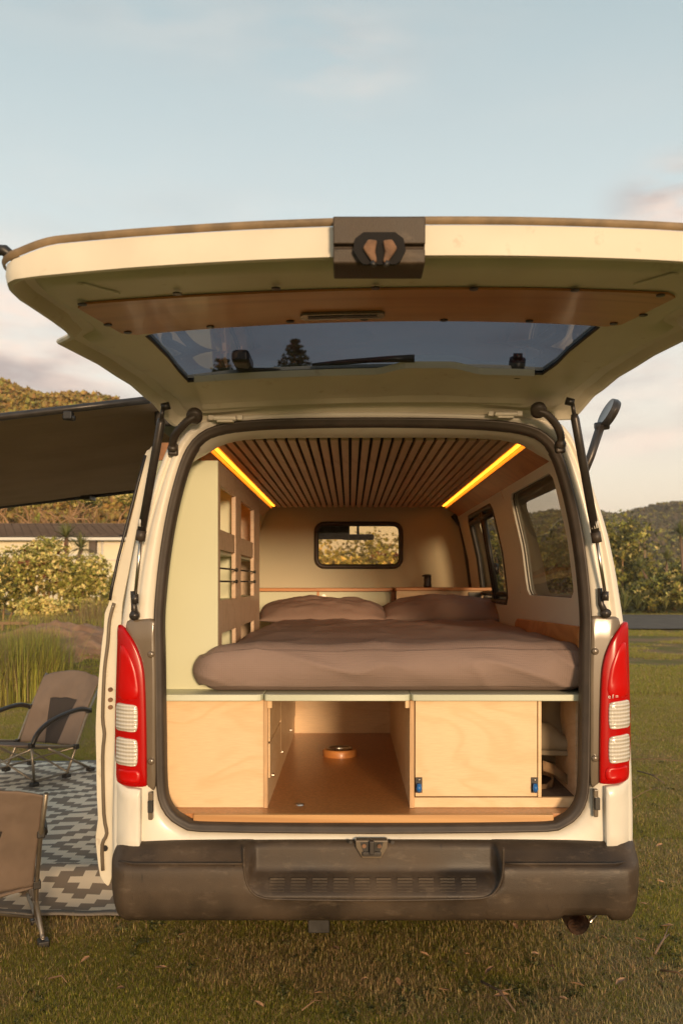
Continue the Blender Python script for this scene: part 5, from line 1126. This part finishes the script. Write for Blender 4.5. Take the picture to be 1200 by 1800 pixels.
# cabbage trees: spiky heads
def spiky(loc, heads, label, n=70, L=.7, wd=.028, col='leaf_flax', grp=None, tr=True, name='cabbage_tree', cat='tree'):
    t = thing(name, label, cat, loc, grp); P_ = []; fs = []
    bm = bmesh.new()
    for hx, hy, hz in heads:
        if tr: tube(bm, [(loc[0],loc[1],loc[2]-.1), (loc[0]+(hx-loc[0])*.4, loc[1]+(hy-loc[1])*.4, loc[2]+(hz-loc[2])*.5), (hx,hy,hz)], [.11,.085,.06], 6)
        for _ in range(n):
            a = random.uniform(0, 6.28); el = random.uniform(-.25, 1.5); d = Vector((math.cos(a)*math.cos(el), math.sin(a)*math.cos(el), math.sin(el))); s = d.cross(Vector((0,0,1))).normalized() if abs(d.z) < .99 else Vector((1,0,0)); l = L*random.uniform(.7, 1.1); b = len(P_)
            for k in range(5):
                u = k/4; p = Vector((hx,hy,hz))+d*l*u-Vector((0,0,.35*l*u*u)); ww = wd*(.4+1.2*u*(1-u)*2)*(1-u*.9); P_ += [p-s*ww, p+s*ww]
            for k in range(4): fs.append((b+2*k, b+2*k+1, b+2*k+3, b+2*k+2))
    pyobj('crown', P_, fs, M[col], t)
    if tr: bmobj('trunk', bm, M['twig'], t, smooth=True)
    else: bm.free()
    return t
q1, q2 = P(117,945,26), P(132,962,25.6)
spiky((q1.x, 26, .4), [tuple(q1), (q2.x, 26.2, q2.z)], 'slender cabbage tree with spiky heads before the tiled roof', 110, .75, .026)
# bare limbed coastal trees behind the house
def limbtree(loc, h, w_, seed, label, grp, nl=4200, lm=('leaf_gold','leaf_pale'), size=.085):
    rd = random.Random(seed); t = thing('coastal_tree', label, 'tree', loc, grp); bm = bmesh.new(); tips = []
    def grow(p, d, l, r, dep):
        pts = [p]; q = p; dd = d
        for k in range(4):
            dd = (dd+Vector((rd.uniform(-.5,.5), rd.uniform(-.4,.4), rd.uniform(-.25,.4)))).normalized(); q = q+dd*l/4; pts.append(q)
        tube(bm, pts, [r*(1-.11*k) for k in range(5)], 5, False)
        if dep == 0: tips.append(q); return
        for _ in range(rd.choice((2,3)) if dep > 1 else 2):
            nd = (dd+Vector((rd.uniform(-1,1), rd.uniform(-.7,.7), rd.uniform(-.3,.55)))).normalized(); grow(pts[rd.choice((2,3,4))], nd, l*.72, r*.58, dep-1)
    for _ in range(3): grow(Vector(loc), Vector((rd.uniform(-.9,.9), rd.uniform(-.4,.4), .8)).normalized(), h*.5, .13, 3)
    bmobj('trunk', bm, M['bark'], t, smooth=True)
    bl = [(p.x, p.y, p.z+.1, w_*.10*rd.uniform(.6,1.3), w_*.10, w_*.05*rd.uniform(.7,1.3)) for p in tips if p.z > loc[2]+h*.78]
    leafobj('crown', leaves(bl, nl, size), [M[k] for k in lm], t, (.6,.4)); return t
G3 = 'bare limbed trees behind the house'
LT = [(10,47,'gnarled golden limbed tree behind the left end of the roof'),(70,46,'gnarled tree with spreading pale limbs above the middle of the roof'),(125,48,'flat crowned gnarled tree above the cabbage tree'),(180,46,'gnarled tree above the right end of the house roof'),(228,49,'gnarled tree half hidden behind the awning and pillar'),(-50,48,'gnarled tree beyond the picture edge behind the house')]
for i, (px, Y, lb) in enumerate(LT): limbtree((at(px,Y), Y, 2.2), 4.0, 4.2, 40+i, lb, G3)
# ---- left hill with instanced crowns
def hillmesh(name, x0, x1, y0, y1, fn, m, nx=60, ny=40):
    V = [(x0+(x1-x0)*i/nx, y0+(y1-y0)*j/ny, fn(x0+(x1-x0)*i/nx, y0+(y1-y0)*j/ny)) for i in range(nx+1) for j in range(ny+1)]
    Fc = [(i*(ny+1)+j, (i+1)*(ny+1)+j, (i+1)*(ny+1)+j+1, i*(ny+1)+j+1) for i in range(nx) for j in range(ny)]
    o = pyobj(name, V, Fc, m, smooth=True); o['kind'] = 'structure'; return o
M['hillground'] = mat('hill_ground', (.07,.052,.022), .95, var=.3, vs=.4)
def hl(x, y):     # ridge line from the photo, at y=95
    px = VX+x*F/95; ry = interp([(-400,575),(-200,600),(0,672),(45,688),(90,706),(170,708),(260,726),(400,770),(520,930),(560,1010)], px); top = H+(VY-ry)*95/F
    return max(-.5, (top-1.3)*sstep(44, 95, y)**.85*(1-sstep(110,200,y)*.6)+.8*nz3(x,y,0,.06)*sstep(50,70,y))
hillmesh('hill', -75, -2, 43, 200, hl, M['hillground'])
def hr_(x, y):
    px = VX+x*F/330; ry = interp([(700,1030),(780,990),(830,935),(890,922),(960,910),(1010,914),(1060,926),(1100,914),(1150,905),(1200,900),(1300,875),(1500,880)], px); top = H+(VY-ry)*330/F
    return max(-1, top*sstep(110, 330, y)*(1-.5*sstep(360,500,y))+4*nz3(x,y,5,.018,4)*sstep(120,200,y)-1)
hillmesh('hill', 8, 190, 105, 500, hr_, M['hillground'], 90, 60)
hidden = bpy.data.collections.new('crown_sources')
def crownset(tag_, mats, fr, n=420, size=.16):
    col = bpy.data.collections.new(tag_)
    for k in range(4):
        rd = random.Random(k+len(tag_)); bl = [(rd.uniform(-.5,.5), rd.uniform(-.5,.5), rd.uniform(.1,.6), rd.uniform(.35,.6), rd.uniform(.35,.6), rd.uniform(.25,.42)) for _ in range(6)]
        o = leafobj('crown_source', leaves(bl, n, size, up=.3, aspect=1.3), mats, None, fr); scene.collection.objects.unlink(o); col.objects.link(o)
    return col
def scatter(name, pts, rots, scs, col, label, cat):
    me = bpy.data.meshes.new(name); me.from_pydata(pts, [], [])
    a = me.attributes.new('rz', 'FLOAT', 'POINT'); a.data.foreach_set('value', rots); a = me.attributes.new('sc', 'FLOAT', 'POINT'); a.data.foreach_set('value', scs)
    o = bpy.data.objects.new(name, me); scene.collection.objects.link(o); setp(o, label, cat, kind='stuff')
    ng = bpy.data.node_groups.new(name, 'GeometryNodeTree'); ng.interface.new_socket('Geometry', in_out='INPUT', socket_type='NodeSocketGeometry'); ng.interface.new_socket('Geometry', in_out='OUTPUT', socket_type='NodeSocketGeometry')
    gi, go_ = ng.nodes.new('NodeGroupInput'), ng.nodes.new('NodeGroupOutput'); ip = ng.nodes.new('GeometryNodeInstanceOnPoints'); ci = ng.nodes.new('GeometryNodeCollectionInfo'); ci.inputs[0].default_value = col; ci.inputs['Separate Children'].default_value = True; ci.inputs['Reset Children'].default_value = True
    ip.inputs['Pick Instance'].default_value = True
    na = ng.nodes.new('GeometryNodeInputNamedAttribute'); na.data_type = 'FLOAT'; na.inputs[0].default_value = 'rz'; cx = ng.nodes.new('ShaderNodeCombineXYZ')
    nb = ng.nodes.new('GeometryNodeInputNamedAttribute'); nb.data_type = 'FLOAT'; nb.inputs[0].default_value = 'sc'
    lk = ng.links.new; lk(na.outputs[0], cx.inputs[2]); lk(cx.outputs[0], ip.inputs['Rotation']); lk(nb.outputs[0], ip.inputs['Scale']); lk(ci.outputs[0], ip.inputs['Instance']); lk(gi.outputs[0], ip.inputs['Points']); lk(ip.outputs[0], go_.inputs[0])
    md = o.modifiers.new('scatter', 'NODES'); md.node_group = ng; return o
c1 = crownset('hill_crowns', [M['leaf_hill'], M['leaf_gold']], (.75,.25), 700, .11)
pts = [];
while len(pts) < 2600:
    y = random.uniform(57, 100); x = random.uniform(-(y*.42)-4, -(y*.085)); pts.append((x, y, hl(x,y)-.15))
scatter('hillside_scrub', pts, [random.uniform(0,6.28) for _ in pts], [random.uniform(.7,1.6)*(.8+.005*p[1]) for p in pts], c1, 'dense golden lit scrub covering the hillside above the awning', 'scrub')
c2 = crownset('far_crowns', [M['leaf_hill2'], M['leaf_gold']], (.8,.2), 420, .16)
pts = []
while len(pts) < 5200:
    y = 120+(random.random()**.8)*230; x = random.uniform(y*.08, y*.42); pts.append((x, y, hr_(x,y)-.6))
scatter('far_forest', pts, [random.uniform(0,6.28) for _ in pts], [random.uniform(2.0,3.8) for _ in pts], c2, 'dark bush clad hillside in the distance on the right', 'forest')
# ---- right side: trees beyond the road
G4 = 'bushes beyond the road'
RT = [(1085,46,4.6,5.0,'broad leafy bush beyond the road right beside the van pillar'),(1060,50,5,4.6,'leafy bush beyond the road mostly behind the pillar'),(1128,47,3.8,2.3,'rounded dark bush beyond the road below the thin poles'),(1165,45,3.4,1.9,'low bush beyond the road between the spiky plants'),(1180,43,3.2,1.9,'low leafy bush right behind the flax clumps beyond the road'),(1142,43.4,2.6,1.6,'small leafy bush behind the middle flax clump beyond the road'),(1205,49,5,2.7,'bush beyond the road at the right picture edge'),(1010,52,6,4.8,'dark bush seen through the rear side window'),(960,54,6,4.4,'dark bush seen at the left of the rear side window'),(900,52,6,4.6,'dark bush seen through the sliding side window'),(850,55,6,4.6,'dark bush behind the second side window edge')]
for i, (px, Y, w_, h_, lb) in enumerate(RT): shrub('leafy_bush', 'bush', lb, (at(px,Y), Y, 0), w_, h_, 26, 9500 if px > 1050 else 4000, .085, [M['leaf_gold'],M['leaf_dark'],M['leaf_pale']], (.5,.38,.12) , G4, seed=60+i)
q = P(1195,938,44); spiky((q.x+.2,44,0), [tuple(q), (q.x+.9,44.3,q.z-.6)], 'cabbage tree with a big spiky head at the right edge', 110, 1.05, .04, 'leaf_flax', 'cabbage trees beyond the road')
q = P(1172,985,43.5); spiky((q.x-.2,43.5,0), [tuple(q), (q.x-1.2,43.7,q.z-.35)], 'cabbage tree with two low heads beyond the road', 90, .95, .04, 'leaf_flax', 'cabbage trees beyond the road')
for i, (px, Y, lb) in enumerate(((1118,42.6,'flax clump at the left beyond the road'),(1150,42.8,'flax clump in the middle beyond the road'),(1190,42.5,'flax clump at the right picture edge beyond the road'))):
    spiky((at(px,Y), Y, .05), [(at(px,Y)+d, Y+.2*d, .15) for d in (-.6,0,.6)], lb, 75, 1.75, .045, 'leaf_flax', 'flax clumps beyond the road', False, 'flax_clump', 'flax')
for px, py, Y, lb in ((1122.5,932,60,'thin pale pole rising above the bushes on the left of its pair'),(1132,940,58,'thin pale pole rising above the bushes on the right of its pair')):
    o = tubeo('pole', [(at(px,Y),Y,0),(at(px,Y),Y,PZ(py,Y))], .07, M['dry'], None, 8); setp(o, lb, 'pole', 'poles beyond the bushes')
# ---- tall conifers far ahead
def pine(px, topy, Y, seed, label):
    rd = random.Random(seed); x = at(px,Y); top = PZ(topy,Y); t = thing('norfolk_pine', label, 'tree', (x,Y,0), 'conifers beyond the van'); bm = bmesh.new(); tube(bm, [(x,Y,0),(x,Y,top)], [.28,.03], 8); bmobj('trunk', bm, M['bark'], t, smooth=True)
    bl = []; z = top-.15; k = 0
    while z > top-6:
        r = .16+(top-z)*.48+rd.uniform(-.05,.15); n = 6; off = rd.uniform(0,1)
        for j in range(n):
            a = off+j*6.283/n+rd.uniform(-.2,.2); 
            for s in (.3,.6,.9): bl.append((x+math.cos(a)*r*s, Y+math.sin(a)*r*s, z+r*s*.38, .10+.07*r, .10+.07*r, .07))
        z -= .38+.02*k; k += 1
    leafobj('crown', leaves(bl, 16000, .07, up=1), [M['leaf_dark']], t)
pine(518, 598, 58, 1, 'taller conifer whose tip shows through the tailgate glass'); pine(391, 634, 62, 2, 'shorter conifer whose tip shows through the tailgate glass at the left')
# ---- lawn
tcol = bpy.data.collections.new('tufts')
for k in range(6):
    cs = [(0,0,0)]; o = blades('tuft_source', cs, .021, 95, (.05,.05), [M['blade'], M['blade2']], None, .0013, 1.5, 3, (.88 if k < 4 else .45, .12 if k < 4 else .55), .6); scene.collection.objects.unlink(o); tcol.objects.link(o)
pts = []; scs = []
def inrug(x, y): return x < rx1+.01 and 3.99 < y < 7.4 and x > rx1-2.4
for _ in range(95000):
    y = 2.6+11*random.random()**1.6; x = random.uniform(-.55*y-.3, .75*y+.3)
    if inrug(x, y): continue
    if nz3(x, y, 3, 1.3, 3) < -.35 and random.random() < .7: continue
    pts.append((x, y, gh_(x,y)-.004)); scs.append(random.uniform(.7,1.35)*(1+.05*(y-3))*(1+.35*nz3(x,y,0,2)))
scatter('lawn_grass', pts, [random.uniform(0,6.28) for _ in pts], scs, tcol, 'short green and straw coloured lawn grass around the van', 'grass')
pts = []; scs = []
for _ in range(22000):
    y = 12+32*random.random()**1.3; x = random.uniform(.15*y, .8*y) if random.random() < .85 else random.uniform(-.42*y, 0)
    if 14.5 < y < 28.8 and nz3(x, y, 9, .8, 4) < .12: continue
    if 27.8 < y < 39.8 and x > 2: continue
    if 14.9 < y < 18.7 and -6.5 < x < .5: continue
    pts.append((x, y, gh_(x,y))); scs.append(random.uniform(2,3.4))
scatter('far_lawn_grass', pts, [random.uniform(0,6.28) for _ in pts], scs, tcol, 'patchy rough grass between the van and the road', 'grass')
dcol = bpy.data.collections.new('dry_tufts')
for k in range(3):
    o = blades('dry_tuft_source', [(0,0,0)], .03, 50, (.05,.05), [M['blade2'], M['dry']], None, .0018, 1.8, 3, (.7,.3), .6); scene.collection.objects.unlink(o); dcol.objects.link(o)
pts = []; scs = []
for _ in range(36000):
    y = 2.6+11*random.random()**1.6; x = random.uniform(-.55*y-.2, .75*y+.2)
    if inrug(x, y) or nz3(x, y, 21, 1.5, 4)+.4*sstep(0, 1.4, x) < .08: continue
    pts.append((x, y, gh_(x,y)-.002)); scs.append(random.uniform(.6,1.3))
scatter('dry_lawn_patches', pts, [random.uniform(0,6.28) for _ in pts], scs, dcol, 'matted straw coloured dry patches in the lawn', 'dry grass')
wcol = bpy.data.collections.new('weeds')
for k in range(3):
    o = leafobj('weed_source', leaves([(0,0,.004,.035,.035,.008)], 48, .009, up=1.5, aspect=1.2), [M['leaf_dark']], None); scene.collection.objects.unlink(o); wcol.objects.link(o)
pts = []
for _ in range(5000):
    y = 2.95+4.5*random.random()**1.4; x = random.uniform(-.42*y, .40*y)
    if inrug(x, y) or random.random() < .8 or nz3(x, y, 41, 1.8, 3) < -.1: continue
    pts.append((x, y, gh_(x,y)+.004))
scatter('lawn_weeds', pts, [random.uniform(0,6.28) for _ in pts], [random.uniform(.35,.8) for _ in pts], wcol, 'small flat leaved clover and weeds growing in the lawn', 'weeds')
# ---- fallen leaves and twigs
lf = bpy.data.meshes.new('fallen_leaf'); bm = bmesh.new(); v = [bm.verts.new(p) for p in ((0,-.035,.004),(.012,-.015,.01),(.014,.01,.009),(0,.036,.003),(-.013,.012,.011),(-.011,-.014,.007),(0,0,.002))]
for a, b in ((0,1),(1,2),(2,3),(3,4),(4,5),(5,0)): bm.faces.new((v[a], v[b], v[6]))
bm.to_mesh(lf); bm.free()
M['deadleaf'] = mat('dead_leaf', (.34,.19,.10), .8, var=.3, vs=30)
LS = [(590,1680),(640,1735),(820,1690),(860,1720),(940,1690),(990,1770),(1040,1700),(1090,1740),(1130,1600),(1160,1560),(560,1760),(380,1700),(150,1700),(320,1655),(283,1715),(745,1690),(780,1755),(797,1722),(880,1765),(968,1712),(1125,1665),(1140,1700),(1158,1495),(1108,1500),(1015,1745),(455,1780),(212,1752),(905,1640),(1060,1660),(700,1740),(1172,1640)]
for i, (px, py) in enumerate(LS):
    Y = H*F/(py-VY); o = link('fallen_leaf', lf, M['deadleaf']); o.location = (PX(px,Y), Y, .028); o.rotation_euler = (random.uniform(-.4,.4), random.uniform(-.4,.4), random.uniform(0,6.28)); o.scale = [random.uniform(.4,.85)]*3
    setp(o, {0:'curled dry leaf on the lawn to the left of the tow bracket, just below the bumper',19:'dry leaf lying on the lawn directly below the right half of the bumper'}.get(-1, 'small curled dry brown leaf lying on the lawn'), 'leaf', 'dry leaves scattered on the lawn')
for (x0,y0,x1,y1,r,lb) in ((845,1740,905,1795,.005,'dark forked twig lying on the grass at the bottom edge'),(1150,1690,1175,1655,.005,'brown twig pointing at the right edge, right of the exhaust'),(1100,1341,1215,1347,.004,'long thin pale straw lying across the grass at the right edge'),(1120,1362,1168,1385,.006,'short thick dark stick on the grass at the right'),(1160,1720,1215,1745,.005,'pale stick at the lower right corner'),(530,1792,565,1775,.003,'thin straw stalk near the bottom edge left of centre'),(1105,1415,1160,1390,.003,'thin straw lying diagonally on the right hand grass'),(85,1735,118,1742,.004,'short straw stalk lying beside the near chair')):
    Y0 = H*F/(y0-VY); Y1 = H*F/(y1-VY); a = Vector((PX(x0,Y0),Y0,.03)); b = Vector((PX(x1,Y1),Y1,.03)); m_ = a.lerp(b,.5)+Vector((.01,.015,.012))
    bm = bmesh.new(); tube(bm, [a, m_, b], [r, r*.85, r*.5], 6)
    if r > .0045: tube(bm, [m_, m_+(b-a)*.25+Vector((.02,.04,.015))], [r*.6, r*.3], 5)
    o = bmobj('fallen_twig', bm, M['dry'] if 'straw' in lb or 'pale' in lb else M['twig'], None, smooth=True); setp(o, lb, 'twig')

# ---- evening haze over the whole place
hz = boxo('haze', -720, 720, -320, 1020, -1.6, 62, None, None); hz['kind'] = 'stuff'; hz['label'] = 'thin warm evening haze in the air over the whole place'
hm = bpy.data.materials.new('haze_air'); hm.use_nodes = True; t = hm.node_tree; t.nodes.remove(t.nodes['Principled BSDF']); pv = t.nodes.new('ShaderNodeVolumePrincipled')
pv.inputs['Color'].default_value = (.95,.88,.78,1); pv.inputs['Density'].default_value = .0006; pv.inputs['Anisotropy'].default_value = 0; t.links.new(pv.outputs[0], t.nodes['Material Output'].inputs['Volume']); hz.data.materials.append(hm)
